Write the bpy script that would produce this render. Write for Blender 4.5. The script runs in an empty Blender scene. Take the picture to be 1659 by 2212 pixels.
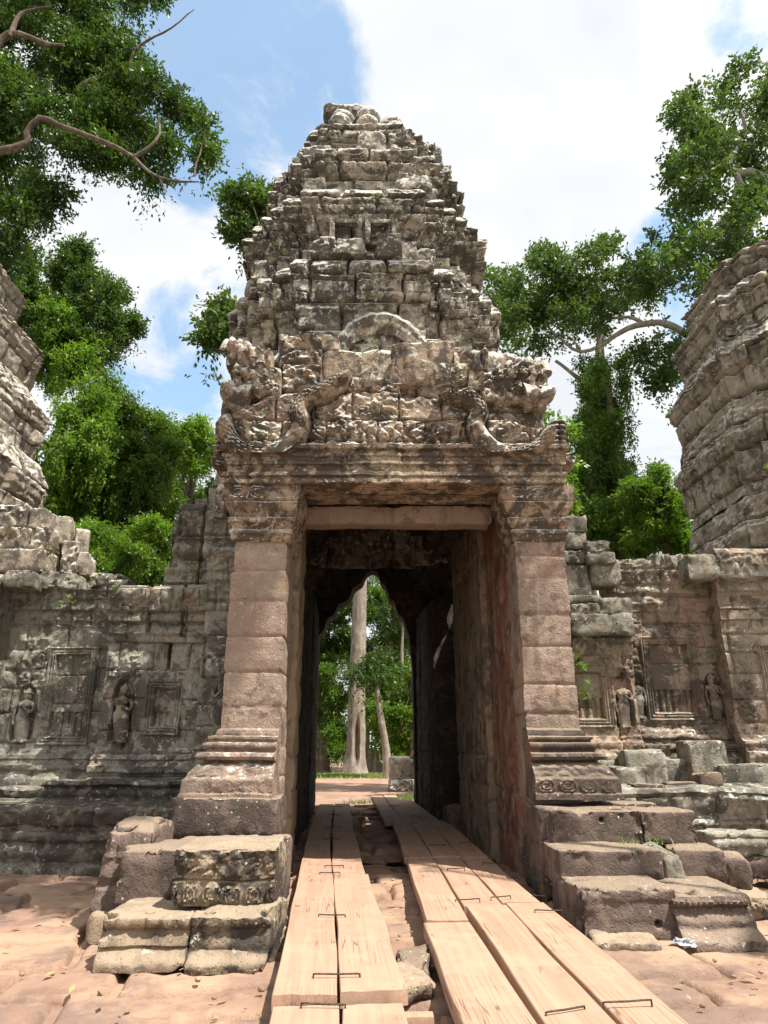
import bpy, math, random
import numpy as np
R = math.radians
rng = np.random.default_rng(7)
C = bpy.context.scene.collection

# ------------------------------------------------------------------ camera
PITCH, FPX, EYE = R(18.7), 1500.0, 1.6
cam = bpy.data.objects.new('camera', bpy.data.cameras.new('camera')); C.objects.link(cam)
cam.location = (0, 0, EYE); cam.rotation_euler = (math.pi/2 + PITCH, 0, 0)
cam.data.sensor_fit = 'HORIZONTAL'; cam.data.sensor_width = 36; cam.data.lens = 36*FPX/1659
cam.data.clip_start = 0.05; cam.data.clip_end = 3000
bpy.context.scene.camera = cam

# ------------------------------------------------------------------ light
TO_SUN = np.array([0.40, -0.26, 0.88]); TO_SUN /= np.linalg.norm(TO_SUN)
SUN_EL = math.asin(TO_SUN[2]); SUN_AZ = math.atan2(TO_SUN[0], TO_SUN[1])
sun = bpy.data.objects.new('sun', bpy.data.lights.new('sun', 'SUN')); C.objects.link(sun)
sun.data.energy = 4.3; sun.data.angle = R(0.53); sun.data.color = (1, 0.95, 0.87)
sun.rotation_euler = (math.pi/2 - SUN_EL, 0, math.atan2(TO_SUN[1], TO_SUN[0]) + math.pi/2)
sun.location = (20, -12, 45)
vs = bpy.context.scene.view_settings
vs.view_transform = 'Standard'; vs.look = 'None'; vs.exposure = 0.95; vs.gamma = 1; vs.use_curve_mapping = False

def dirpx(u, v):
    y = (1106 - v)/FPX
    d = np.array([(u - 829.5)/FPX, math.cos(PITCH) - y*math.sin(PITCH), math.sin(PITCH) + y*math.cos(PITCH)])
    return d/np.linalg.norm(d)

w = bpy.data.worlds.new('World'); bpy.context.scene.world = w; w.use_nodes = True
def make_world():
    nt = w.node_tree; nt.nodes.clear()
    N = lambda t: nt.nodes.new(t)
    L = nt.links.new
    out = N('ShaderNodeOutputWorld'); mix = N('ShaderNodeMixShader')
    b1 = N('ShaderNodeBackground'); b2 = N('ShaderNodeBackground')
    sky = N('ShaderNodeTexSky'); sky.sky_type = 'NISHITA'; sky.sun_disc = False
    sky.sun_elevation = SUN_EL; sky.sun_rotation = SUN_AZ; sky.altitude = 30; sky.dust_density = 0.4; sky.ozone_density = 0.7
    sk = N('ShaderNodeMix'); sk.data_type = 'RGBA'; sk.blend_type = 'MULTIPLY'; sk.inputs[0].default_value = 1; L(sky.outputs[0], sk.inputs[6]); sk.inputs[7].default_value = (.90, 1.12, 1.06, 1)
    L(sk.outputs[2], b1.inputs[0]); b1.inputs[1].default_value = 0.15
    tc = N('ShaderNodeTexCoord')
    sep = N('ShaderNodeSeparateXYZ'); L(tc.outputs['Generated'], sep.inputs[0])
    def math_(op, a, b=None, c=None, clamp=False):
        m = N('ShaderNodeMath'); m.operation = op; m.use_clamp = clamp
        for i, x in enumerate((a, b, c)):
            if x is None: continue
            if isinstance(x, (int, float)): m.inputs[i].default_value = x
            else: L(x, m.inputs[i])
        return m.outputs[0]
    def noise(vec, scale, detail, rough, off=0):
        mp = N('ShaderNodeMapping'); mp.inputs['Location'].default_value = (off, off*1.7, off*.3); L(vec, mp.inputs[0])
        n = N('ShaderNodeTexNoise'); n.inputs['Scale'].default_value = scale; n.inputs['Detail'].default_value = detail
        n.inputs['Roughness'].default_value = rough; n.inputs['Distortion'].default_value = .35; L(mp.outputs[0], n.inputs['Vector']); return n.outputs['Fac']
    # clouds live on a plane overhead: direction / (z + k)
    zk = math_('ADD', math_('MAXIMUM', sep.outputs[2], 0.0), 0.35)
    cmb = N('ShaderNodeCombineXYZ')
    L(math_('DIVIDE', sep.outputs[0], zk), cmb.inputs[0]); L(math_('DIVIDE', sep.outputs[1], zk), cmb.inputs[1])
    n1 = noise(cmb.outputs[0], 3.4, 11, 0.62, 3.1)
    def toward(u, v, deg):          # 1 in the middle of an open patch of blue, 0 outside it
        d = N('ShaderNodeVectorMath'); d.operation = 'DOT_PRODUCT'; L(tc.outputs['Generated'], d.inputs[0]); d.inputs[1].default_value = tuple(dirpx(u, v))
        m = N('ShaderNodeMapRange'); m.interpolation_type = 'SMOOTHSTEP'; L(d.outputs['Value'], m.inputs[0])
        m.inputs[1].default_value = math.cos(R(deg)); m.inputs[2].default_value = 1; return m.outputs[0]
    holes = None
    for (u, v, deg, k) in [(470, 130, 13, 1.0), (600, 330, 9, .5), (400, 330, 8, .4), (640, 120, 7, .6), (1655, 40, 5, .8), (330, 770, 9, .5), (1440, 620, 7, .35), (1390, 990, 9, .6), (560, 560, 7, .4)]:
        t = math_('MULTIPLY', toward(u, v, deg), k)
        holes = t if holes is None else math_('MAXIMUM', holes, t)
    cov = math_('SUBTRACT', math_('ADD', math_('MULTIPLY', math_('SUBTRACT', n1, .5), 3.0), 0.78), math_('MULTIPLY', holes, 1.0))
    mr = N('ShaderNodeMapRange'); mr.interpolation_type = 'SMOOTHSTEP'; L(cov, mr.inputs[0]); mr.inputs[1].default_value = 0.02; mr.inputs[2].default_value = 0.42; mr.inputs[3].default_value = .22
    L(mr.outputs[0], mix.inputs[0])
    n2 = noise(cmb.outputs[0], 1.5, 6, 0.55, 8.2)
    cr = N('ShaderNodeMapRange'); L(n2, cr.inputs[0]); cr.inputs[1].default_value = .38; cr.inputs[2].default_value = .62
    cm = N('ShaderNodeMix'); cm.data_type = 'RGBA'; L(cr.outputs[0], cm.inputs[0])
    cm.inputs[6].default_value = (.70, .725, .76, 1); cm.inputs[7].default_value = (.93, .93, .93, 1)
    L(cm.outputs[2], b2.inputs[0]); b2.inputs[1].default_value = 0.66
    L(b1.outputs[0], mix.inputs[1]); L(b2.outputs[0], mix.inputs[2]); L(mix.outputs[0], out.inputs[0])
make_world()

# ------------------------------------------------------------------ numeric helpers
def ray(u, v):
    y = (1106 - v)/FPX
    return (u - 829.5)/FPX, math.cos(PITCH) - y*math.sin(PITCH), math.sin(PITCH) + y*math.cos(PITCH)
def at(u, v, Y):                    # a point of the place: along the sight line (u, v), Y metres out
    x, y, z = ray(u, v); t = Y/y
    return np.array([x*t, Y, EYE + z*t])

def _hash(ix, iy, iz, seed):
    h = (ix*374761393 + iy*668265263 + iz*1440662683 + seed*974634777) & 0xffffffff
    h = ((h ^ (h >> 13))*1274126177) & 0xffffffff
    return ((h ^ (h >> 16)) & 0xffffff)/float(0xffffff)
def vnoise(P, seed=0):
    i = np.floor(P).astype(np.int64); f = P - i; f = f*f*(3 - 2*f)
    o = 0
    for dx in (0, 1):
        wx = f[..., 0] if dx else 1 - f[..., 0]
        for dy in (0, 1):
            wy = f[..., 1] if dy else 1 - f[..., 1]
            for dz in (0, 1):
                wz = f[..., 2] if dz else 1 - f[..., 2]
                o = o + wx*wy*wz*_hash(i[..., 0] + dx, i[..., 1] + dy, i[..., 2] + dz, seed)
    return o*2 - 1
def fbm(P, scale=1.0, octaves=4, seed=0, gain=.5):
    a, s, o = 1.0, scale, 0
    for k in range(octaves):
        o = o + a*vnoise(P*s + 17.3*k, seed + k); a *= gain; s *= 2.03
    return o
def vor2(S, T, cell, seed=0):       # distance to the nearest scattered point, in cells
    x, y = S/cell, T/cell; ix, iy = np.floor(x).astype(np.int64), np.floor(y).astype(np.int64)
    best = np.full(np.shape(x), 9.0)
    for dx in (-1, 0, 1):
        for dy in (-1, 0, 1):
            px = ix + dx + .15 + .7*_hash(ix + dx, iy + dy, 0*ix, seed); py = iy + dy + .15 + .7*_hash(ix + dx, iy + dy, 0*ix + 5, seed)
            best = np.minimum(best, np.hypot(x - px, y - py))
    return best
def sstep(a, b, x):
    t = np.clip((x - a)/(b - a), 0, 1); return t*t*(3 - 2*t)

# ------------------------------------------------------------------ scene helpers
WLOC = {}
def thing(name, label, cat, loc=(0, 0, 0), group=None, parent=None):
    o = bpy.data.objects.new(name, None); C.objects.link(o); o.empty_display_size = .2
    o.location = loc; o['label'] = label; o['category'] = cat; WLOC[o.name] = np.array(loc, float)
    if group: o['group'] = group
    return o
def tag(o, label, cat, group=None):
    o['label'] = label; o['category'] = cat
    if group: o['group'] = group
    return o
def mk(name, V, F, mat, parent=None, tint=None, sharp=None, loc=None):
    V = np.asarray(V, float).reshape(-1, 3)
    Fs = F if isinstance(F, list) else [F]
    Fs = [np.asarray(f, np.int64) for f in Fs if len(f)]
    org = WLOC[parent.name] if parent is not None else (np.array(loc, float) if loc is not None else np.zeros(3))
    me = bpy.data.meshes.new(name)
    nl = sum(f.size for f in Fs); npoly = sum(len(f) for f in Fs)
    me.vertices.add(len(V)); me.vertices.foreach_set('co', (V - org).astype(np.float32).ravel())
    me.loops.add(nl); me.loops.foreach_set('vertex_index', np.concatenate([f.ravel() for f in Fs]).astype(np.int32))
    tot = np.concatenate([np.full(len(f), f.shape[1]) for f in Fs]); st = np.concatenate([[0], np.cumsum(tot)[:-1]])
    me.polygons.add(npoly); me.polygons.foreach_set('loop_start', st.astype(np.int32))
    if tint is not None:
        a = me.attributes.new('tint', 'FLOAT', 'POINT'); a.data.foreach_set('value', np.asarray(tint, np.float32).ravel())
    me.update(calc_edges=True); me.validate()
    if sharp is not None:
        me.polygons.foreach_set('use_smooth', np.ones(len(me.polygons), bool))
        if sharp > 0: me.set_sharp_from_angle(angle=R(sharp))
    me.materials.append(mat)
    o = bpy.data.objects.new(name, me); C.objects.link(o)
    if parent is not None: o.parent = parent; WLOC[o.name] = org
    else: o.location = org; WLOC[o.name] = org
    return o
class Bag:                          # gathers pieces of ONE part
    def __init__(s): s.V, s.Q, s.T3, s.tn, s.n = [], [], [], [], 0
    def add(s, V, F, tint=.5):
        V = np.asarray(V, float).reshape(-1, 3)
        for f in (F if isinstance(F, list) else [F]):
            f = np.asarray(f, np.int64)
            if len(f): (s.Q if f.shape[1] == 4 else s.T3).append(f + s.n)
        s.V.append(V); s.tn.append(np.broadcast_to(np.asarray(tint, float).ravel() if np.ndim(tint) else np.array([tint]), (len(V),))); s.n += len(V)
        return s
    def build(s, name, mat, parent=None, sharp=45, loc=None):
        F = ([np.concatenate(s.Q)] if s.Q else []) + ([np.concatenate(s.T3)] if s.T3 else [])
        return mk(name, np.concatenate(s.V), F, mat, parent, np.concatenate(s.tn), sharp, loc)
def gridfaces(nu, nv, wrap=False, base=0):
    i = np.arange(nu if wrap else nu - 1)[:, None]; j = np.arange(nv - 1)[None, :]
    i2 = (i + 1) % nu
    return np.stack([i*nv + j, i2*nv + j, i2*nv + j + 1, i*nv + j + 1], -1).reshape(-1, 4) + base

# masonry: sunken joints between blocks that stand a little in or out of each other
def masonry(S, T, rowh=.42, wid=(.5, 1.1), seed=0, groove=.03, gw=.018, jit=.03, warp=.015, miss=0.0, missd=.18):
    S, T = np.asarray(S, float), np.asarray(T, float)
    r = np.random.default_rng(seed + 100)
    P = np.stack([S*1.7, T*1.7, S*0 + seed], -1)
    S2 = S + warp*vnoise(P, seed); T2 = T + warp*vnoise(P + 31, seed + 3)
    t0, t1 = T.min() - .2, T.max() + .3
    rows = [t0]
    while rows[-1] < t1: rows.append(rows[-1] + rowh*r.uniform(.75, 1.3))
    rows = np.array(rows); ri = np.clip(np.searchsorted(rows, T2) - 1, 0, len(rows) - 2)
    dv = np.minimum(T2 - rows[ri], rows[ri + 1] - T2)
    du = np.full(S.shape, 9.0); bid = np.zeros(S.shape); b2 = np.zeros(S.shape)
    s0, s1 = S.min() - .5, S.max() + .5
    for k in range(len(rows) - 1):
        m = ri == k
        if not m.any(): continue
        cu = [s0 - r.uniform(0, wid[1])]
        while cu[-1] < s1: cu.append(cu[-1] + r.uniform(*wid))
        cu = np.array(cu); ci = np.clip(np.searchsorted(cu, S2[m]) - 1, 0, len(cu) - 2)
        du[m] = np.minimum(S2[m] - cu[ci], cu[ci + 1] - S2[m])
        bid[m] = r.random(len(cu))[ci]; b2[m] = r.random(len(cu))[ci]
    d = np.minimum(np.abs(du), np.abs(dv))
    h = jit*(bid - .5) - groove*np.exp(-(d/gw)**2) - .012*np.exp(-d/.05)
    if miss: h = h - np.where(b2 < miss, missd*(1 - b2/miss*.5), 0)
    return h, b2
def foliage(S, T, cell=.07, amp=.02, seed=0):   # curling leaf relief: puffy lobes parted by sharp creases
    S, T = np.asarray(S, float), np.asarray(T, float)
    w1 = vnoise(np.stack([S/cell*.45, T/cell*.45, 0*S + seed], -1), seed)
    a = S*.8 + T*.6 + w1*cell*.6; b = -S*.6 + T*.8 - w1*cell*.5
    n1 = np.abs(vnoise(np.stack([a/cell*.72, b/cell*.72, 0*S + seed + 3.3], -1), seed + 1)); n2 = np.abs(vnoise(np.stack([b/cell*1.7, a/cell*1.7, 0*S + 9.1], -1), seed + 2))
    return amp*(1.9*np.minimum(n1, .6) + .8*n2 - .7)
def rosettes(S, T, tc, rad, period, amp=.025):
    c = (np.floor(S/period) + .5)*period
    x, y = (S - c)/rad, (T - tc)/rad; rr = np.hypot(x, y); th = np.arctan2(y, x)
    wear = .25 + .75*sstep(-.7, .05, vnoise(np.stack([S*2.3, T*1.5, 0*S + tc], -1), 6))
    return wear*amp*(np.where(rr < 1, .5 + .5*np.cos(rr*12.5)*(.7 + .3*np.cos(5*th)), 0) + .6*np.exp(-((rr - 1)/.12)**2))*(np.abs(y) < 1.1)
def scallop(S, p, amp): return amp*np.sqrt(np.abs(np.sin(np.pi*S/p)))

# a moulded course: the profile [(projection, z)] swept along a plan path (outward = right of travel)
def sweep(path, prof, closed=False, du=.045, dv=.04, hf=None, rough=(.012, .02), seed=0, caps=True):
    path = np.array(path, float); n = len(path)
    seg = [(path[i], path[(i + 1) % n]) for i in range(n if closed else n - 1)]
    tv = [(b - a)/np.linalg.norm(b - a) for a, b in seg]; nv = [np.array([t[1], -t[0]]) for t in tv]
    def mit(i):
        if closed: a, b = nv[i - 1], nv[i % len(nv)]
        else:
            a = nv[max(i - 1, 0)] ; b = nv[min(i, len(nv) - 1)]
        return (a + b)/max(1 + a @ b, .25)
    Pb, Mv, Nn, U = [], [], [], []; u0 = 0
    for k, (a, b) in enumerate(seg):
        l = np.linalg.norm(b - a); m = max(1, int(math.ceil(l/du)))
        ts = np.arange(m + (0 if closed or k < len(seg) - 1 else 1))/m
        ma, mb = mit(k), mit((k + 1) if not closed else (k + 1) % n)
        for t in ts:
            Pb.append(a + (b - a)*t); Mv.append(ma + (mb - ma)*t); Nn.append(nv[k]); U.append(u0 + l*t)
        Nn[-len(ts)] = ma/np.linalg.norm(ma) if (closed or k) else nv[k]
        u0 += l
    pr = [prof[0]]
    for (d0, z0), (d1, z1) in zip(prof[:-1], prof[1:]):
        m = max(1, int(math.ceil(math.hypot(d1 - d0, z1 - z0)/dv)))
        pr += [(d0 + (d1 - d0)*k/m, z0 + (z1 - z0)*k/m) for k in range(1, m + 1)]
    pr = np.array(pr); Pb, Mv, Nn, U = map(np.array, (Pb, Mv, Nn, U))
    nu, nz = len(Pb), len(pr)
    D = np.broadcast_to(pr[None, :, 0], (nu, nz)); Z = np.broadcast_to(pr[None, :, 1], (nu, nz)); UU = np.broadcast_to(U[:, None], (nu, nz))
    h, tint = (hf(UU, Z, D) if hf else (np.zeros((nu, nz)), np.full((nu, nz), .5)))
    XY = Pb[:, None, :] + Mv[:, None, :]*D[..., None] + Nn[:, None, :]*h[..., None]
    V = np.concatenate([XY, Z[..., None]], -1).reshape(-1, 3)
    V0 = V.copy()
    F = gridfaces(nu, nz, closed)
    if not closed and caps:
        for e, rev in ((0, False), (nu - 1, True)):
            inn = np.concatenate([np.broadcast_to(Pb[e] - Nn[e]*.25, (nz, 2)), pr[:, 1:2]], -1)
            b = len(V); V = np.concatenate([V, inn]); tint = np.concatenate([tint.ravel(), tint.reshape(-1)[e*nz:(e + 1)*nz]])
            j = np.arange(nz - 1); q = np.stack([e*nz + j, b + j, b + j + 1, e*nz + j + 1], -1)
            F = np.concatenate([F, q if rev else q[:, ::-1]])
    V = V + rough[0]*np.stack([fbm(V, 3.0, 4, seed + 40 + k) for k in range(3)], -1)*np.array([1, 1, .7])
    return V, F, np.asarray(tint).ravel()

# a carved wall panel standing at O, s along ux, t up; hf gives the relief; bottom/top give its outline; thickness behind
def panel(O, ux, W, H, res, hf, depth=.4, top=None, bot=None, rough=.012, seed=0, keep=None, steps=4):
    O = np.array(O, float); ux = np.array(ux, float); ux /= np.linalg.norm(ux); n = np.array([ux[1], -ux[0], 0])
    ns, nt = int(W/res) + 2, int(H/res) + 2
    S, T = np.meshgrid(np.linspace(0, W, ns), np.linspace(0, H, nt), indexing='ij')
    if top is not None: T = np.minimum(T, top(S))
    if bot is not None: T = np.maximum(T, bot(S))
    h, tint = hf(S, T)
    V = O + S[..., None]*ux + T[..., None]*np.array([0, 0, 1.]) + h[..., None]*n
    V = V.reshape(-1, 3); F = gridfaces(ns, nt)
    Tf = T.ravel(); ok = (Tf[F].max(1) - Tf[F].min(1)) > 1e-4
    if keep is not None: ok &= keep(S.ravel()[F].mean(1), Tf[F].mean(1))
    F = F[ok]
    e = np.stack([F, np.roll(F, -1, 1)], -1).reshape(-1, 2)
    key = e.min(1)*len(V) + e.max(1); uq, inv, cnt = np.unique(key, return_inverse=True, return_counts=True)
    be = e[cnt[inv] == 1]
    # weld coincident clamp rows so that the rim follows the outline
    bv = np.unique(be); mp = np.full(len(V), -1); mp[bv] = np.arange(len(bv)); tint = tint.ravel()
    prev = bv
    Fs = [F]; tn = [tint]
    for k in range(1, steps + 1):
        b = len(V); V = np.concatenate([V, V[bv] - n*depth*k/steps]); tn.append(tint[bv])
        cur = b + np.arange(len(bv))
        Fs.append(np.stack([prev[mp[be[:, 1]]], prev[mp[be[:, 0]]], cur[mp[be[:, 0]]], cur[mp[be[:, 1]]]], -1)); prev = cur
    if rough: V = V + rough*np.stack([fbm(V, 3.2, 4, seed + 60 + k) for k in range(3)], -1)
    return V, np.concatenate(Fs), np.concatenate(tn)

# one weathered stone: a box with worn edges, chips and surface pits; carve(face coords) may add relief on its front
def stone(c, size, rot=0.0, seed=0, res=.05, rnd=.05, amp=.02, chip=.05, taper=0.0, carve=None, tilt=(0, 0)):
    sx, sy, sz = [s/2 for s in size]
    nx, ny, nz = [max(2, int(2*s/res)) for s in (sx, sy, sz)]
    Vs, Fs = [], []; b = 0
    def face(o, a, bb, na, nb):
        nonlocal b
        A, B = np.meshgrid(np.linspace(-1, 1, na + 1), np.linspace(-1, 1, nb + 1), indexing='ij')
        P = np.array(o, float) + A[..., None]*np.array(a, float) + B[..., None]*np.array(bb, float)
        Vs.append(P.reshape(-1, 3)); Fs.append(gridfaces(na + 1, nb + 1, base=b)); b += P.size//3
    X, Y, Z = (sx, 0, 0), (0, sy, 0), (0, 0, sz); neg = lambda v: tuple(-x for x in v)
    face(neg(Y), X, Z, nx, nz); face(Y, neg(X), Z, nx, nz); face(X, Y, Z, ny, nz); face(neg(X), neg(Y), Z, ny, nz); face(Z, X, Y, nx, ny); face(neg(Z), neg(X), Y, nx, ny)
    P = np.concatenate(Vs); F = np.concatenate(Fs)
    front = np.isclose(P[:, 1], -sy); S0, T0 = P[:, 0].copy(), P[:, 2].copy()
    hs = np.array([sx, sy, sz]); r = min(rnd, *(hs*.9))
    inn = np.clip(P, -(hs - r), hs - r); d = P - inn; L = np.linalg.norm(d, axis=1, keepdims=True)
    nrm = d/np.maximum(L, 1e-9)
    P = np.where(L > 0, inn + nrm*np.minimum(L, r), P)
    if carve is not None:
        P[:, 1] -= np.where(front, carve(S0, T0, sx, sz), 0)
    if taper: P[:, :2] *= (1 - taper*(P[:, 2:3]/sz))
    edge = np.sort(np.abs(hs - np.abs(np.stack([S0, P[:, 1], T0], -1))), axis=1)[:, 1]
    off = np.array([seed*3.7, seed*1.3, seed*2.1])
    nz_ = np.stack([fbm(P + off + 9*k, 2.6, 6, seed, .55) for k in range(3)], -1)
    P = P + amp*nz_ - nrm*(chip*np.clip(fbm(P + off + 50, 4.5, 5, seed + 9, .6)*2.2 - .25, 0, 1.3)*np.exp(-edge/.045))[:, None]
    P[:, 2] += P[:, 0]*tilt[0] + P[:, 1]*tilt[1]
    ca, sa = math.cos(rot), math.sin(rot)
    P = np.stack([P[:, 0]*ca - P[:, 1]*sa, P[:, 0]*sa + P[:, 1]*ca, P[:, 2]], -1) + np.array(c)
    return P, F
def lump(c, r, seed=0, n=20, amp=.15, sc=1.3, rot=None):
    th, ph = np.meshgrid(np.linspace(0, 2*np.pi, n, endpoint=False), np.linspace(.02, np.pi - .02, n//2 + 2), indexing='ij')
    D = np.stack([np.sin(ph)*np.cos(th), np.sin(ph)*np.sin(th), np.cos(ph)], -1)
    k = 1 + amp*fbm(D*sc + seed*5.1, 1.0, 4, seed)
    P = (D*k[..., None]*np.array(r)).reshape(-1, 3)
    if rot is not None: P = P @ np.array(rot).T
    return P + np.array(c), gridfaces(n, n//2 + 2, True)[:, ::-1]
def tube(pts, rad, ns=10, du=.08, rough=0.0, seed=0, ring=None, smooth=True, flat=None):
    pts = np.array(pts, float); rad = np.broadcast_to(np.array(rad, float), (len(pts),))
    if smooth and len(pts) > 2:     # Catmull-Rom through the points
        P = np.vstack([2*pts[0] - pts[1], pts, 2*pts[-1] - pts[-2]]); Rr = np.r_[rad[0], rad, rad[-1]]; o, orr = [], []
        for i in range(1, len(P) - 2):
            m = max(2, int(np.linalg.norm(P[i + 1] - P[i])/du))
            for k in range(m):
                t = k/m
                o.append(.5*((2*P[i]) + (-P[i - 1] + P[i + 1])*t + (2*P[i - 1] - 5*P[i] + 4*P[i + 1] - P[i + 2])*t*t + (-P[i - 1] + 3*P[i] - 3*P[i + 1] + P[i + 2])*t**3)); orr.append(Rr[i] + (Rr[i + 1] - Rr[i])*t)
        o.append(pts[-1]); orr.append(rad[-1]); pts, rad = np.array(o), np.array(orr)
    n = len(pts); t = np.gradient(pts, axis=0); t /= np.linalg.norm(t, axis=1, keepdims=True) + 1e-9
    up = np.array([0, 0, 1.]) if abs(t[0][2]) < .9 else np.array([1., 0, 0])
    fr = []
    a = np.cross(t[0], up); a /= np.linalg.norm(a)
    for i in range(n):
        a = a - t[i]*(a @ t[i]); a /= np.linalg.norm(a) + 1e-9; fr.append((a, np.cross(t[i], a)))
    th = np.linspace(0, 2*np.pi, ns, endpoint=False)
    L = np.r_[0, np.cumsum(np.linalg.norm(np.diff(pts, axis=0), axis=1))]
    rr = rad[:, None]*np.ones(ns)
    if ring is not None: rr = rr + ring(L[:, None] + 0*th, th[None, :] + 0*L[:, None])
    A = np.array([f[0] for f in fr]); B = np.array([f[1] for f in fr])
    Of = rr[..., None]*(np.cos(th)[None, :, None]*A[:, None] + np.sin(th)[None, :, None]*B[:, None])
    if flat is not None: Of[..., 1] *= flat
    V = pts[:, None] + Of
    V = V.reshape(-1, 3)
    F = []
    i = np.arange(n - 1)[:, None]; j = np.arange(ns)[None, :]; j2 = (j + 1) % ns
    F = np.stack([i*ns + j, i*ns + j2, (i + 1)*ns + j2, (i + 1)*ns + j], -1).reshape(-1, 4)
    V = np.vstack([V, pts[:1], pts[-1:]]); b = n*ns; jj = np.arange(ns); j2 = (jj + 1) % ns
    T3 = np.concatenate([np.stack([0*jj + b, j2, jj], -1), np.stack([0*jj + b + 1, (n - 1)*ns + jj, (n - 1)*ns + j2], -1)])
    if rough: V = V + rough*np.stack([fbm(V, 2.5, 3, seed + k) for k in range(3)], -1)
    return V, [F, T3]
def boxv(x0, x1, y0, y1, z0, z1):
    V = [(x0, y0, z0), (x1, y0, z0), (x1, y1, z0), (x0, y1, z0), (x0, y0, z1), (x1, y0, z1), (x1, y1, z1), (x0, y1, z1)]
    return V, np.array([(0, 3, 2, 1), (4, 5, 6, 7), (0, 1, 5, 4), (1, 2, 6, 5), (2, 3, 7, 6), (3, 0, 4, 7)])

# ------------------------------------------------------------------ materials
class NT:
    def __init__(s, name):
        s.m = bpy.data.materials.new(name); s.m.use_nodes = True; s.t = s.m.node_tree; s.t.nodes.clear()
        s.out = s.N('ShaderNodeOutputMaterial'); s.tc = s.N('ShaderNodeTexCoord')
    def N(s, k): return s.t.nodes.new(k)
    def L(s, a, b): s.t.links.new(a, b)
    def vec(s, sc=(1, 1, 1), off=(0, 0, 0)):
        m = s.N('ShaderNodeMapping'); m.inputs['Scale'].default_value = sc; m.inputs['Location'].default_value = off; s.L(s.tc.outputs['Object'], m.inputs[0]); return m.outputs[0]
    def noise(s, scale, detail=4, rough=.55, vec=None, dist=0):
        n = s.N('ShaderNodeTexNoise'); n.inputs['Scale'].default_value = scale; n.inputs['Detail'].default_value = detail; n.inputs['Roughness'].default_value = rough; n.inputs['Distortion'].default_value = dist
        s.L(vec if vec is not None else s.tc.outputs['Object'], n.inputs['Vector']); return n.outputs['Fac']
    def vor(s, scale, vec=None, feat='F1', out='Distance'):
        n = s.N('ShaderNodeTexVoronoi'); n.feature = feat; n.inputs['Scale'].default_value = scale; s.L(vec if vec is not None else s.tc.outputs['Object'], n.inputs['Vector']); return n.outputs[out]
    def mr(s, x, a, b, c=0, d=1):
        n = s.N('ShaderNodeMapRange'); n.interpolation_type = 'SMOOTHSTEP'; s.L(x, n.inputs[0])
        for i, v in zip((1, 2, 3, 4), (a, b, c, d)): n.inputs[i].default_value = v
        return n.outputs[0]
    def M(s, op, a, b=None, clamp=False):
        n = s.N('ShaderNodeMath'); n.operation = op; n.use_clamp = clamp
        for i, x in enumerate((a, b)):
            if x is None: continue
            if isinstance(x, (int, float)): n.inputs[i].default_value = x
            else: s.L(x, n.inputs[i])
        return n.outputs[0]
    def mix(s, f, a, b, mode='MIX'):
        n = s.N('ShaderNodeMix'); n.data_type = 'RGBA'; n.blend_type = mode
        for i, x in ((0, f), (6, a), (7, b)):
            if isinstance(x, (int, float)): n.inputs[i].default_value = x
            elif isinstance(x, tuple): n.inputs[i].default_value = (*x, 1)
            else: s.L(x, n.inputs[i])
        return n.outputs[2]
    def attr(s, name):
        a = s.N('ShaderNodeAttribute'); a.attribute_name = name; return a.outputs['Fac']
    def bump(s, hgt, strength, dist, prev=None):
        b = s.N('ShaderNodeBump'); b.inputs['Strength'].default_value = strength; b.inputs['Distance'].default_value = dist; s.L(hgt, b.inputs['Height'])
        if prev is not None: s.L(prev, b.inputs['Normal'])
        return b.outputs[0]
    def bsdf(s, col, rough=.9, nor=None, spec=.25):
        b = s.N('ShaderNodeBsdfPrincipled'); b.inputs['Specular IOR Level'].default_value = spec
        if isinstance(col, tuple): b.inputs['Base Color'].default_value = (*col, 1)
        else: s.L(col, b.inputs['Base Color'])
        if isinstance(rough, (int, float)): b.inputs['Roughness'].default_value = rough
        else: s.L(rough, b.inputs['Roughness'])
        if nor is not None: s.L(nor, b.inputs['Normal'])
        s.L(b.outputs[0], s.out.inputs[0]); return b

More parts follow.
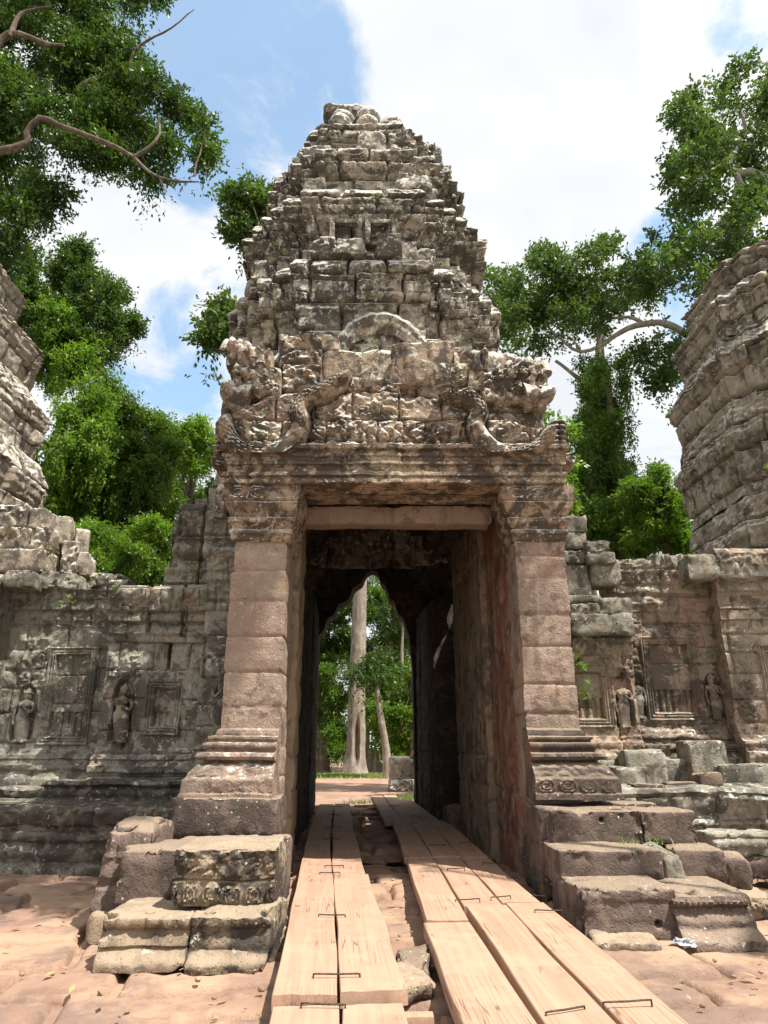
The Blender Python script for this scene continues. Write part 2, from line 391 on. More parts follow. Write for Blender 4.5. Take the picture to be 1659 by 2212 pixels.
def stone_mat(name, a, b, c, dark=.5, lichen=.5, green=.15, dots=.5, streak=.3, red=None, darkcol=(.032, .027, .024), bstr=.65, redc=(.30, .075, .045), lup=1.0, top_tint=0):
    k = NT(name)
    tint = k.attr('tint')
    col = k.mix(k.mr(k.noise(.9, 5, .6), .38, .62), a, b)
    col = k.mix(k.mr(tint, .55, 1, 0, .75), col, c)
    col = k.mix(k.mr(tint, .0, .45, .35, 0), col, tuple(x*.55 for x in a))
    col = k.mix(k.M('MULTIPLY', k.mr(k.noise(5, 6, .65), .3, .7), .35), col, tuple(x*.6 for x in b))
    # ochre and rust patches in the stone
    col = k.mix(k.M('MULTIPLY', k.mr(k.noise(1.7, 4, .6, k.vec(off=(4, 9, 2))), .6, .72), .5), col, (.30, .17, .075))
    if red is not None:      # old red paint left on the jamb
        sp = k.N('ShaderNodeSeparateXYZ'); k.L(k.tc.outputs['Object'], sp.inputs[0])
        edge = k.M('ADD', sp.outputs[1], k.M('MULTIPLY', k.noise(3, 4), .12))
        band = k.M('MULTIPLY', k.mr(edge, red[0] - .03, red[0] + .05), k.mr(edge, red[1] - .25, red[1] + .25, 1, 0))
        keep = k.mr(k.noise(2.6, 8, .7, k.vec((1, 1, .5))), .40, .52)
        col = k.mix(k.M('MULTIPLY', k.M('MULTIPLY', band, keep), red[2]), col, redc)
    if green: col = k.mix(k.M('MULTIPLY', k.mr(k.noise(2.2, 6, .65, k.vec(off=(7, 1, 3))), .48, .66), green), col, (.20, .21, .145))
    # black biological crust: blotches, fine speckle and downward streaks
    n2 = k.noise(3.4, 10, .7, None, .4); n3 = k.noise(1.0, 7, .62, k.vec((5, 5, .4)))
    big = k.noise(.6, 3, .5, k.vec(off=(3, 3, 8)))
    mixn = k.M('ADD', k.M('MULTIPLY', n2, .72), k.M('MULTIPLY', big, .28))
    dm = k.M('MAXIMUM', k.mr(mixn, .475 - .13*(dark - .5), .55 - .13*(dark - .5)), k.M('MULTIPLY', k.mr(n3, .55, .66), streak))
    dm = k.M('MAXIMUM', dm, k.M('MULTIPLY', k.mr(k.noise(13, 7, .72), .53, .58), .7*min(1, dark*1.4)))
    col = k.mix(k.M('MULTIPLY', dm, min(1, .50 + .5*dark)), col, k.mix(k.noise(9, 4), darkcol, (.085, .07, .058)))
    # pale crustose lichen, thicker on faces turned to the sky
    geo = k.N('ShaderNodeNewGeometry'); sn = k.N('ShaderNodeSeparateXYZ'); k.L(geo.outputs['Normal'], sn.inputs[0])
    upw = k.mr(sn.outputs[2], -.1, .8, -.01, .11*lup)
    li = k.M('ADD', k.M('ADD', k.M('MULTIPLY', k.noise(8.5, 9, .7, None, .6), .78), k.M('MULTIPLY', k.noise(1.1, 3, .5, k.vec(off=(1, 5, 6))), .22)), upw)
    lm = k.mr(li, .645 - .11*lichen, .675 - .11*lichen)
    col = k.mix(k.M('MULTIPLY', lm, .8), col, k.mix(k.noise(14, 3), (.46, .44, .39), (.74, .72, .66)))
    if top_tint: col = k.mix(k.M('MULTIPLY', k.mr(sn.outputs[2], .45, .9), top_tint), col, k.mix(k.noise(3, 5), (.47, .37, .265), (.38, .285, .20)))  # sandy cream tone mixed in on faces that point upward
    if dots:
        vd = k.vor(15, k.vec(off=(.3, .2, .1))); vm = k.M('MULTIPLY', k.mr(k.M('ADD', vd, k.M('MULTIPLY', k.noise(30, 3), .12)), .20, .26, 1, 0), k.mr(k.noise(2.1, 2, .5, k.vec(off=(9, 9, 9))), .5, .58))
        col = k.mix(k.M('MULTIPLY', vm, dots), col, (.60, .58, .50))
    hb = k.M('ADD', k.M('MULTIPLY', k.noise(9, 9, .68), 1.0), k.M('MULTIPLY', k.noise(45, 5, .65), .45))
    pit = k.mr(k.vor(26), .0, .32, 0, .35)
    n = k.bump(k.M('ADD', hb, pit), bstr, .035)
    k.bsdf(col, .93, n, .18)
    return k.m
M = {}
M['tower'] = stone_mat('tower_stone', (.43, .38, .305), (.32, .27, .215), (.46, .375, .29), dark=.72, lichen=.85, green=.25, dots=.6, streak=.6, lup=1.7, bstr=.8)
M['ped'] = stone_mat('pediment_stone', (.44, .345, .25), (.32, .225, .165), (.47, .385, .28), dark=.74, lichen=.62, green=.15, dots=.6, streak=.5, lup=1.5, bstr=.85)
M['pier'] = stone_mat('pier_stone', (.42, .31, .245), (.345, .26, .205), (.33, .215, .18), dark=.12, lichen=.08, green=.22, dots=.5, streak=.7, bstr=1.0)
M['jamb'] = stone_mat('jamb_stone', (.43, .34, .225), (.36, .285, .195), (.41, .33, .23), dark=.12, lichen=.05, green=.2, dots=.2, streak=.45, red=(-3.25, -2.87, .9), bstr=.45)
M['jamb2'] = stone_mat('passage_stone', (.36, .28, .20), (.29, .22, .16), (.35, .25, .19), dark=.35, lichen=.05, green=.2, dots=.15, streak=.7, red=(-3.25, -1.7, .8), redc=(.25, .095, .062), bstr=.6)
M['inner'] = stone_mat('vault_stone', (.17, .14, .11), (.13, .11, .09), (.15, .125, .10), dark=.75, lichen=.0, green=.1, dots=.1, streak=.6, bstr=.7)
M['wall'] = stone_mat('wall_stone', (.38, .35, .285), (.29, .26, .215), (.37, .34, .28), dark=.46, lichen=.45, green=.55, dots=.8, streak=.6, lup=.35)
M['wallr'] = stone_mat('warm_wall_stone', (.38, .30, .225), (.31, .25, .19), (.38, .235, .175), dark=.45, lichen=.45, green=.4, dots=.6, streak=.5, lup=.4)
M['side'] = stone_mat('side_tower_stone', (.44, .375, .295), (.34, .28, .215), (.46, .40, .33), lup=1.3, dark=.45, lichen=.62, green=.3, dots=.4, streak=.35)
M['step'] = stone_mat('step_stone', (.215, .158, .13), (.155, .112, .094), (.24, .18, .145), bstr=.95, dark=.55, lichen=.14, green=.12, dots=.8, streak=.45, darkcol=(.065, .05, .045), lup=.2, top_tint=.5)
M['block'] = stone_mat('cream_block_stone', (.36, .275, .19), (.29, .215, .15), (.37, .295, .21), dark=.64, lichen=.3, green=.15, dots=.5, streak=.15, darkcol=(.085, .07, .055), lup=.2, top_tint=.55)  # cream-brown base colour of the paler loose blocks
M['crust'] = stone_mat('crusted_block_stone', (.36, .285, .195), (.28, .215, .15), (.36, .29, .205), dark=1.0, lichen=.62, green=.3, dots=.8, streak=.3, darkcol=(.05, .042, .034), lup=-.3, top_tint=.75, bstr=.9)
M['dark'] = stone_mat('blackened_stone', (.29, .26, .205), (.22, .19, .155), (.28, .255, .20), lup=.25, dark=.66, lichen=.40, green=.5, dots=.7, streak=.5)

def ground_mat(name, path=False):
    k = NT(name)
    n1 = k.noise(.7, 6, .6); n2 = k.noise(4, 8, .65)
    col = k.mix(k.mr(n1, .35, .65), (.385, .255, .18), (.29, .185, .135))
    col = k.mix(k.M('MULTIPLY', k.mr(n2, .48, .62), .6), col, (.22, .135, .10))
    if path:
        sp = k.N('ShaderNodeSeparateXYZ'); k.L(k.tc.outputs['Object'], sp.inputs[0])
        wob = k.M('MULTIPLY', k.M('SUBTRACT', k.noise(.35, 5), .5), 4)
        dx = k.M('ABSOLUTE', k.M('ADD', k.M('ADD', sp.outputs[0], 1.2), wob))
        col = k.mix(k.mr(dx, 3.4, 4.6), col, k.mix(k.mr(k.noise(3, 6), .4, .6), (.085, .10, .035), (.16, .12, .07)))
    else:
        tint = k.attr('tint')
        col = k.mix(k.mr(tint, .5, 1, 0, .6), col, (.33, .205, .15))
        col = k.mix(k.mr(tint, 0, .45, .45, 0), col, (.23, .165, .13))
        col = k.mix(k.M('MULTIPLY', k.mr(k.noise(1.3, 7, .65, k.vec(off=(5, 2, 1))), .48, .6), .7), col, (.19, .135, .11))
        col = k.mix(k.M('MULTIPLY', k.mr(k.noise(1.1, 5, .6, k.vec(off=(1, 8, 4))), .48, .6), .5), col, (.50, .34, .225))
    n = k.bump(k.M('ADD', k.noise(14, 8, .65), k.M('MULTIPLY', k.noise(70, 4), .4)), .6, .03)
    k.bsdf(col, .95, n, .15); return k.m
M['ground'] = ground_mat('dirt', True); M['paving'] = ground_mat('paving_stone')

def wood_mat():
    k = NT('sawn_timber')
    oi = k.N('ShaderNodeObjectInfo')
    cmb = k.N('ShaderNodeCombineXYZ'); k.L(k.M('MULTIPLY', oi.outputs['Random'], 37.0), cmb.inputs[0]); k.L(k.M('MULTIPLY', oi.outputs['Random'], 91.0), cmb.inputs[1])
    va = k.N('ShaderNodeVectorMath'); va.operation = 'ADD'; k.L(k.tc.outputs['Object'], va.inputs[0]); k.L(cmb.outputs[0], va.inputs[1])
    mp = k.N('ShaderNodeMapping'); mp.inputs['Scale'].default_value = (14, .55, 14); k.L(va.outputs[0], mp.inputs[0])
    mp2 = k.N('ShaderNodeMapping'); mp2.inputs['Scale'].default_value = (60, 1.2, 60); k.L(va.outputs[0], mp2.inputs[0])
    g1 = k.noise(1, 6, .6, mp.outputs[0], .8); g2 = k.noise(1, 4, .6, mp2.outputs[0], .3)
    col = k.mix(k.mr(g1, .3, .7), (.46, .30, .21), (.37, .23, .16))
    col = k.mix(k.M('MULTIPLY', k.mr(g2, .5, .75), .45), col, (.30, .175, .11))
    col = k.mix(k.M('MULTIPLY', k.mr(oi.outputs['Random'], 0, 1), .3), col, (.42, .285, .205))
    col = k.mix(k.M('MULTIPLY', k.mr(k.noise(1.6, 6, .65, va.outputs[0]), .5, .66), .45), col, (.50, .335, .235))
    col = k.mix(k.M('MULTIPLY', k.mr(k.noise(2.7, 8, .7, va.outputs[0]), .52, .66), .4), col, (.27, .165, .11))
    col = k.mix(k.M('MULTIPLY', k.mr(k.noise(1.1, 5, .6, va.outputs[0]), .55, .7), .5), col, (.46, .32, .235))
    # long drying checks
    mp3 = k.N('ShaderNodeMapping'); mp3.inputs['Scale'].default_value = (24, .5, 24); k.L(va.outputs[0], mp3.inputs[0])
    crack = k.mr(k.vor(1.0, mp3.outputs[0], 'DISTANCE_TO_EDGE'), 0, .035, 1, 0)
    crack = k.M('MULTIPLY', crack, k.mr(k.noise(1.3, 3, .5, va.outputs[0]), .50, .57))
    col = k.mix(k.M('MULTIPLY', crack, .7), col, (.12, .065, .04))
    n = k.bump(k.M('SUBTRACT', k.M('MULTIPLY', g2, .6), crack), .35, .006)
    n = k.bump(k.noise(90, 3, .6, va.outputs[0]), .2, .003, n)
    k.bsdf(col, .75, n, .25); return k.m
M['wood'] = wood_mat()
def iron():
    k = NT('rusty_iron'); col = k.mix(k.mr(k.noise(30, 4), .4, .6), (.055, .042, .038), (.13, .085, .06)); b = k.bsdf(col, .6, k.bump(k.noise(90, 3), .4, .003)); b.inputs['Metallic'].default_value = .45; return k.m
M['iron'] = iron()
def leaf_mat(name, a, b, c, trans=.35):
    k = NT(name); t = k.attr('tint')
    col = k.mix(k.mr(t, 0, .6), a, b); col = k.mix(k.mr(t, .6, .95), col, c); col = k.mix(k.mr(t, .975, .985), col, (.30, .24, .05))
    col = k.mix(k.M('MULTIPLY', k.mr(k.noise(.5, 3), .4, .6), .45), col, tuple(x*.6 for x in a))
    p = k.N('ShaderNodeBsdfPrincipled'); k.L(col, p.inputs['Base Color']); p.inputs['Roughness'].default_value = .42; p.inputs['Specular IOR Level'].default_value = .4
    tr = k.N('ShaderNodeBsdfTranslucent'); k.L(k.mix(1.0, col, (1.25, 1.35, .6), 'MULTIPLY'), tr.inputs[0])
    m = k.N('ShaderNodeMixShader'); m.inputs[0].default_value = trans; k.L(p.outputs[0], m.inputs[1]); k.L(tr.outputs[0], m.inputs[2]); k.L(m.outputs[0], k.out.inputs[0]); return k.m
M['leaf_dark'] = leaf_mat('dark_leaf', (.04, .08, .016), (.075, .14, .025), (.13, .21, .035), .35)
M['leaf_mid'] = leaf_mat('mid_leaf', (.065, .125, .018), (.115, .205, .026), (.18, .29, .04), .45)
M['leaf_lite'] = leaf_mat('light_leaf', (.10, .19, .022), (.165, .28, .032), (.25, .38, .05), .5)
M['leaf_grey'] = leaf_mat('grey_green_leaf', (.055, .10, .026), (.095, .16, .038), (.15, .225, .055), .4)
def bark(name, a, b):
    k = NT(name); col = k.mix(k.mr(k.noise(1.0, 7, .65, k.vec((5, 5, 1.2))), .4, .6), a, b)
    col = k.mix(k.M('MULTIPLY', k.mr(k.noise(2.0, 6, .6), .52, .66), .5), col, (.42, .40, .35))
    k.bsdf(col, .9, k.bump(k.noise(1.0, 8, .65, k.vec((16, 16, 4))), .6, .03)); return k.m
M['bark'] = bark('grey_bark', (.30, .25, .20), (.20, .16, .125)); M['bark_dark'] = bark('brown_bark', (.16, .115, .08), (.09, .065, .05)); M['bark_pale'] = bark('pale_bark', (.40, .36, .30), (.29, .25, .20))
def plastic():
    k = NT('crumpled_plastic'); b = k.bsdf((.42, .43, .45), .25, k.bump(k.noise(40, 3), .6, .01), .6); return k.m
M['plastic'] = plastic()
def grass_mat():
    k = NT('grass_blade'); t = k.attr('tint'); k.bsdf(k.mix(t, (.10, .17, .03), (.24, .33, .07)), .6); return k.m
M['grass'] = grass_mat()

# ================================================================== GROUND
def make_ground():
    a = np.concatenate([-np.geomspace(600, 30, 30), np.linspace(-28, 28, 57), np.geomspace(30, 600, 30)])
    b = np.concatenate([np.linspace(-40, 20, 31), np.linspace(20.5, 80, 120), np.geomspace(82, 900, 36)])
    X, Y = np.meshgrid(a, b, indexing='ij'); P = np.stack([X, Y, 0*X], -1)
    Z = -.07 + sstep(20, 26, Y)*(.05 + .05*fbm(P, .35, 4, 5)) + sstep(60, 200, np.abs(X))*0
    o = mk('ground', np.stack([X, Y, Z], -1), gridfaces(len(a), len(b)), M['ground'], sharp=0); o['kind'] = 'structure'
    def pave(name, x0, x1, y0, y1, rot, seed, rowh, wid, z, jit, res=.04):
        X, Y = np.meshgrid(np.linspace(x0, x1, int((x1 - x0)/res)), np.linspace(y0, y1, int((y1 - y0)/res)), indexing='ij')
        c, s = math.cos(rot), math.sin(rot)
        h, t = masonry(X*c + Y*s, -X*s + Y*c, rowh, wid, seed, .14, .034, jit, .10)
        P = np.stack([X, Y, 0*X], -1)
        h = h + .014*fbm(P, 1.3, 4, seed) + .008*fbm(P, 9, 3, seed + 2) - .06*np.clip(fbm(P, 1.4, 4, seed + 5) - .3, 0, 1)
        o = mk(name, np.stack([X, Y, z + h], -1), gridfaces(*X.shape), M['paving'], tint=t, sharp=0); o['kind'] = 'structure'
        return o
    pave('pavement', -8, 8, 2.5, 11.2, .10, 3, .72, (.7, 1.7), .0, .055, .026)
    pave('passage_floor', -2.2, 2.2, 11.2, 21.5, .02, 9, .55, (.4, .8), .02, .10)
make_ground()

# ================================================================== MAIN GATE
gate = thing('gate_tower', 'tall carved sandstone gate tower whose open doorway the plank walkways run through', 'gate tower', (.24, 13, 0))
YF = 9.0
XL0, XL1, XR0, XR1 = -2.02, -1.30, 1.765, 2.42
BASE = [(.36, 1.02), (.36, 1.08), (.34, 1.10), (.34, 1.24), (.31, 1.27), (.25, 1.36), (.19, 1.41), (.14, 1.425), (.14, 1.44), (.20, 1.455), (.225, 1.49), (.20, 1.53), (.13, 1.55), (.13, 1.58), (.17, 1.595), (.18, 1.62), (.17, 1.645), (.10, 1.66), (.10, 1.68), (.125, 1.695), (.125, 1.72), (.06, 1.735), (.06, 1.755), (.045, 1.80), (.02, 1.815), (-.01, 1.83)]
CAP = [(-.01, 4.22), (.03, 4.25), (.035, 4.31), (.06, 4.33), (.06, 4.37), (.03, 4.39), (.04, 4.44), (.09, 4.48), (.10, 4.53), (.055, 4.55), (.06, 4.60), (.11, 4.66), (.13, 4.73), (.13, 4.76), (.155, 4.78), (.16, 4.98), (.10, 5.0)]
def base_hf(U, Z, D):
    h = rosettes(U, Z, 1.17, .066, .165, .028)*((Z > 1.09) & (Z < 1.245))
    h = h + np.where((Z > 1.27) & (Z < 1.40), foliage(U, Z, .05, .018, 4), 0) + np.where((Z > 1.45) & (Z < 1.54), scallop(U, .11, .028), 0)
    h = h + np.where((Z > 1.59) & (Z < 1.65), scallop(U, .045, .010), 0)
    return h - .02*np.clip(fbm(np.stack([U, Z, D], -1), 4, 3, 3), 0, 1), .5 + .4*vnoise(np.stack([U*1.1, Z*0, D*0], -1), 4)
def cap_hf(U, Z, D):
    h = rosettes(U, Z, 4.875, .085, .19, .03)*(Z > 4.78) + np.where((Z > 4.58) & (Z < 4.76), scallop(U, .09, .02), 0) + np.where((Z > 4.45) & (Z < 4.54), foliage(U, Z, .045, .012, 8), 0)
    return h, .3 + .4*np.abs(vnoise(np.stack([U*1.3, Z, D*0], -1), 9))
def shaft_hf(seed):
    def f(U, Z, D):
        h, t = masonry(U*0 + 50, Z, .40, (90, 91), seed, .016, .012, .022, .006)
        P = np.stack([U, Z, D], -1)
        return h + .006*fbm(P, 9, 3, seed) - .014*np.clip(fbm(P*np.array([1, 1.6, 1]), 7, 3, seed + 8) - .35, 0, 1), t
    return f
for nm, x0, x1, s in (('left', XL0, XL1, 1), ('right', XR0, XR1, 2)):
    yb = 9.72
    V, F, t = sweep([(x0, yb), (x0, YF), (x1, YF), (x1, yb)], [(0, 1.0), (0, 4.3)], False, .03, .025, shaft_hf(20 + s), (.008, 0), s)
    pier = Bag().add(V, F, t).add(*boxv(x0 + .03, x1 - .03, YF + .03, yb, 0.0, 5.0)).build('pier', M['pier'], gate)
    path = [(x0, yb), (x0, YF), (x1 + .003, YF)] if s == 1 else [(x0 - .003, YF), (x1, YF), (x1, yb)]
    V, F, t = sweep(path, BASE, False, .014, .014, base_hf, (.010, 0), s + 3)
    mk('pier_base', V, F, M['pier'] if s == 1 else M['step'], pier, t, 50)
    V, F, t = sweep([(x0, yb), (x0, YF), (x1, YF), (x1, yb + .2)], CAP, False, .016, .016, cap_hf, (.012, 0), s + 5)
    mk('capital', V, F, M['ped'], pier, t, 50)
    # dark step block that the pier base stands on
# pedestal stones under the two piers (built into the porch)
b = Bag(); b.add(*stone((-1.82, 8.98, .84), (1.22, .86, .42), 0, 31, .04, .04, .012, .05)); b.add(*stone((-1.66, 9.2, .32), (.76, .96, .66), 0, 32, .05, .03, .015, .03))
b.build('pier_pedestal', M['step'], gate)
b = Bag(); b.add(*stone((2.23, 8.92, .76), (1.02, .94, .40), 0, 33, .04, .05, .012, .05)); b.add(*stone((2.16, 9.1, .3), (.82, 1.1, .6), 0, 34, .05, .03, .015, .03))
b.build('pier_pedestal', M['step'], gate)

# lintel with stacked mouldings, soffit included
LX0, LX1, LY0, LY1 = -2.20, 2.47, 8.78, 9.68
LINT = [(-.44, 4.985), (-.02, 4.985), (0, 5.0), (0, 5.05), (-.03, 5.055), (-.03, 5.09), (.015, 5.10), (.015, 5.15), (-.03, 5.155), (-.03, 5.26), (.02, 5.265), (.02, 5.30), (-.01, 5.305), (-.01, 5.37), (.03, 5.38), (.03, 5.42), (0, 5.425), (0, 5.47), (.05, 5.48), (.06, 5.53), (.0, 5.56), (-.44, 5.57)]
def lint_hf(U, Z, D):
    h = np.where((Z > 5.16) & (Z < 5.26), foliage(U, Z, .04, .016, 12), 0) + np.where((Z > 5.305) & (Z < 5.375), scallop(U, .07, .018), 0) + np.where((Z > 5.05) & (Z < 5.10), scallop(U, .05, .010), 0) + np.where(Z > 5.47, scallop(U, .12, .02), 0)
    P = np.stack([U, Z, D], -1); m = D > -.2
    hj, t = masonry(U, Z*0 + 3.1, 9, (.7, 1.4), 77, .02, .012, .02, .004)
    return m*(h + hj - .02*np.clip(fbm(P, 5, 3, 3), 0, 1)), t
V, F, t = sweep([(LX0, LY1), (LX0, LY0), (LX1, LY0), (LX1, LY1)], LINT, True, .022, .016, lint_hf, (.012, 0), 15)
mk('lintel', V, F, M['ped'], gate, t, 50)
V, F = stone((.12, 9.93, 4.86), (2.95, .36, .27), 0, 41, .04, .02, .012, .02)
mk('door_beam', V, F, M['pier'], gate, np.full(len(V), .6), 45)

# pediment: stones of the broken gable, each where it lies, some with carved relief
def carv(kind, seed):
    if kind == 'f': return lambda S, T, sx, sz: foliage(S, T, .075, .06, seed) + .03*fbm(np.stack([S, T, S*0 + seed], -1), 5, 3, seed)
    if kind == 'm': return lambda S, T, sx, sz: foliage(S*1.5, T*.55, .11, .07, seed) + .05*fbm(np.stack([S*1.6, T*.6, S*0 + seed], -1), 4, 3, seed)
    if kind == 'r': return lambda S, T, sx, sz: rosettes(S + .12, T, .0, .11, .6, .04) + foliage(S, T, .08, .02, seed)*(np.abs(T) < sz*.8)
    if kind == 's': return lambda S, T, sx, sz: .05*np.clip(fbm(np.stack([S*2.4, T*.8, S*0 + seed], -1), 2.6, 3, seed), -.4, 1)
    return None
def gable():
    specs = [  # u0,u1,v0,v1, front Y, depth, relief, tilt
        (596, 695, 720, 788, 9.20, .7, 'f', 0), (606, 695, 785, 842, 9.10, .8, 'f', 0), (695, 732, 719, 760, 9.45, .5, 's', 0), (694, 846, 757, 823, 9.42, .6, None, -.05),
        (735, 862, 812, 834, 9.35, .5, None, .03),
        (844, 984, 736, 824, 8.98, .8, 's', .10), (980, 1056, 756, 800, 9.02, .8, 'm', -.04), (867, 928, 790, 832, 9.14, .7, 's', 0), (924, 1012, 781, 828, 9.0, .8, 'r', -.02), (1010, 1041, 790, 840, 9.05, .6, 'f', 0),
        (862, 902, 830, 858, 9.2, .6, None, 0), (901, 1024, 826, 857, 9.12, .7, None, -.02), (1046, 1179, 860, 890, 9.2, .6, None, -.01), (1048, 1177, 886, 940, 9.22, .6, None, .01),
        (500, 680, 900, 992, 9.26, .7, 'f', 0), (672, 790, 902, 972, 9.2, .7, 'f', 0), (786, 885, 916, 972, 9.14, .8, 'f', .02), (882, 1010, 928, 974, 9.22, .7, 'm', -.02), (900, 1030, 908, 944, 9.3, .6, None, 0), (1004, 1190, 932, 1004, 9.3, .6, 'f', 0)]
    V, F = stone((.15, 10.15, 6.55), (4.1, 1.3, 2.1), 0, 90, .12, .3, .05, .1); core = mk('pediment', V, F, M['ped'], gate, np.full(len(V), .3), 50)
    for i, (u0, u1, v0, v1, Y, dep, kd, tl) in enumerate(specs):
        p0, p1 = at(u0, v1, Y), at(u1, v0, Y)
        c = ((p0[0] + p1[0])/2, Y + dep/2, (p0[2] + p1[2])/2)
        V, F = stone(c, (p1[0] - p0[0] - .012, dep, p1[2] - p0[2] - .012), rng.uniform(-.03, .03), 50 + i, .028 if kd else .04, .045, .014, .05, 0, carv(kd, i), (tl, 0))
        mk('pediment_stone', V, F, M['ped'], core, np.full(len(V), rng.random()), 50)
    return core
ped = gable()
def curve2(ptsuv, Y, n=400):
    P = np.array([at(u, v, Y)[[0, 2]] for u, v in ptsuv]); Q = np.vstack([2*P[0] - P[1], P, 2*P[-1] - P[-2]]); o = []
    for i in range(1, len(Q) - 2):
        for t in np.linspace(0, 1, 24, endpoint=False): o.append(.5*(2*Q[i] + (Q[i + 1] - Q[i - 1])*t + (2*Q[i - 1] - 5*Q[i] + 4*Q[i + 1] - Q[i + 2])*t*t + (3*Q[i] - Q[i - 1] - 3*Q[i + 1] + Q[i + 2])*t**3))
    return np.array(o)
GY = 8.90
NAGAS = [(curve2([(489, 908), (493, 944), (516, 976), (556, 990), (600, 984), (636, 958), (652, 922), (650, 892), (668, 866), (704, 850), (738, 830), (754, 816)], GY), [.09, .13, .15, .16, .16, .15, .13, .12, .13, .135, .11, .04]),
         (curve2([(934, 848), (970, 862), (1010, 868), (1034, 892), (1026, 926), (1044, 964), (1084, 990), (1130, 992), (1168, 968), (1186, 940)], GY), [.03, .09, .13, .13, .125, .15, .16, .15, .13, .09])]
gx0, gz0 = -2.34, 5.40
def gable_hf(S, T):
    X, Z = S + gx0, T + gz0
    P = np.stack([X, Z, 0*X], -1)
    h, t = masonry(X, Z, .40, (.45, .9), 66, .06, .014, .06, .02)
    low = sstep(6.15, 5.75, Z)*(np.abs(X - .1) < 1.25)
    h = h + foliage(X, Z, .075, .05, 7)*(.35 + .65*(vnoise(P*1.4, 3) > -.25)) + low*(foliage(X, Z*.8, .075, .075, 9) + .04) + .03*fbm(P, 3, 4, 4)
    for c, w_ in NAGAS:
        cl_ = np.r_[0, np.cumsum(np.linalg.norm(np.diff(c, axis=0), axis=1))]; wr = np.interp(np.arange(len(c)), np.linspace(0, len(c) - 1, len(w_)), w_)
        Xf, Zf = X.ravel(), Z.ravel(); best = np.full(Xf.shape, 9.0); idx = np.zeros(Xf.shape, int)
        for q in range(len(c)):
            d = np.hypot(Xf - c[q, 0], Zf - c[q, 1]); m = d < best; best[m] = d[m]; idx[m] = q
        tg = np.gradient(c, axis=0)[idx]; sgn = np.sign(tg[:, 0]*(Zf - c[idx, 1]) - tg[:, 1]*(Xf - c[idx, 0]))
        e = (best/wr[idx]).reshape(X.shape); L = cl_[idx].reshape(X.shape); sd = e*sgn.reshape(X.shape)
        body = np.sqrt(np.clip(1 - e**2, 0, 1))
        row = np.floor((sd + 1)*3.5); scale = np.sqrt(np.abs(np.sin(np.pi*(sd + 1)*3.5)*np.sin(np.pi*(L/.10 + .5*(row % 2)))))
        rim = np.exp(-((np.abs(sd) - .84)/.07)**2) - np.exp(-((np.abs(sd) - .70)/.05)**2)
        worn = sstep(-.35, .25, vnoise(np.stack([L*1.6, sd, 0*L], -1), 8))
        hn = .235*body**.7 + (.055*scale*(np.abs(sd) < .70) + .04*rim)*worn + .03*fbm(P, 5, 3, 14) - .05*np.clip(fbm(P, 2.2, 3, 19) - .2, 0, 1)
        h = np.where(e < 1, np.maximum(h*.3, hn) , h - .07*np.exp(-((e - 1.05)/.12)**2))
    return h, t
us = [470, 500, 520, 560, 620, 672, 700, 760, 764, 862, 866, 1000, 1024, 1046, 1100, 1180, 1225]
vs_ = [930, 898, 886, 870, 846, 838, 818, 812, 834, 832, 858, 856, 852, 896, 912, 930, 940]
topx = [at(u, v, GY)[0] for u, v in zip(us, vs_)]; topz = [at(u, v, GY)[2] for u, v in zip(us, vs_)]
V, F, t = panel((gx0, GY, gz0), (1, 0, 0), 4.86, 2.0, .0135, gable_hf, .5, lambda S: np.interp(S + gx0, topx, topz) - gz0 + .035*vnoise(np.stack([S*7, 0*S, 0*S], -1), 4), None, .008, 3, steps=3)
mk('naga_frieze', V, F, M['ped'], ped, t, 55)

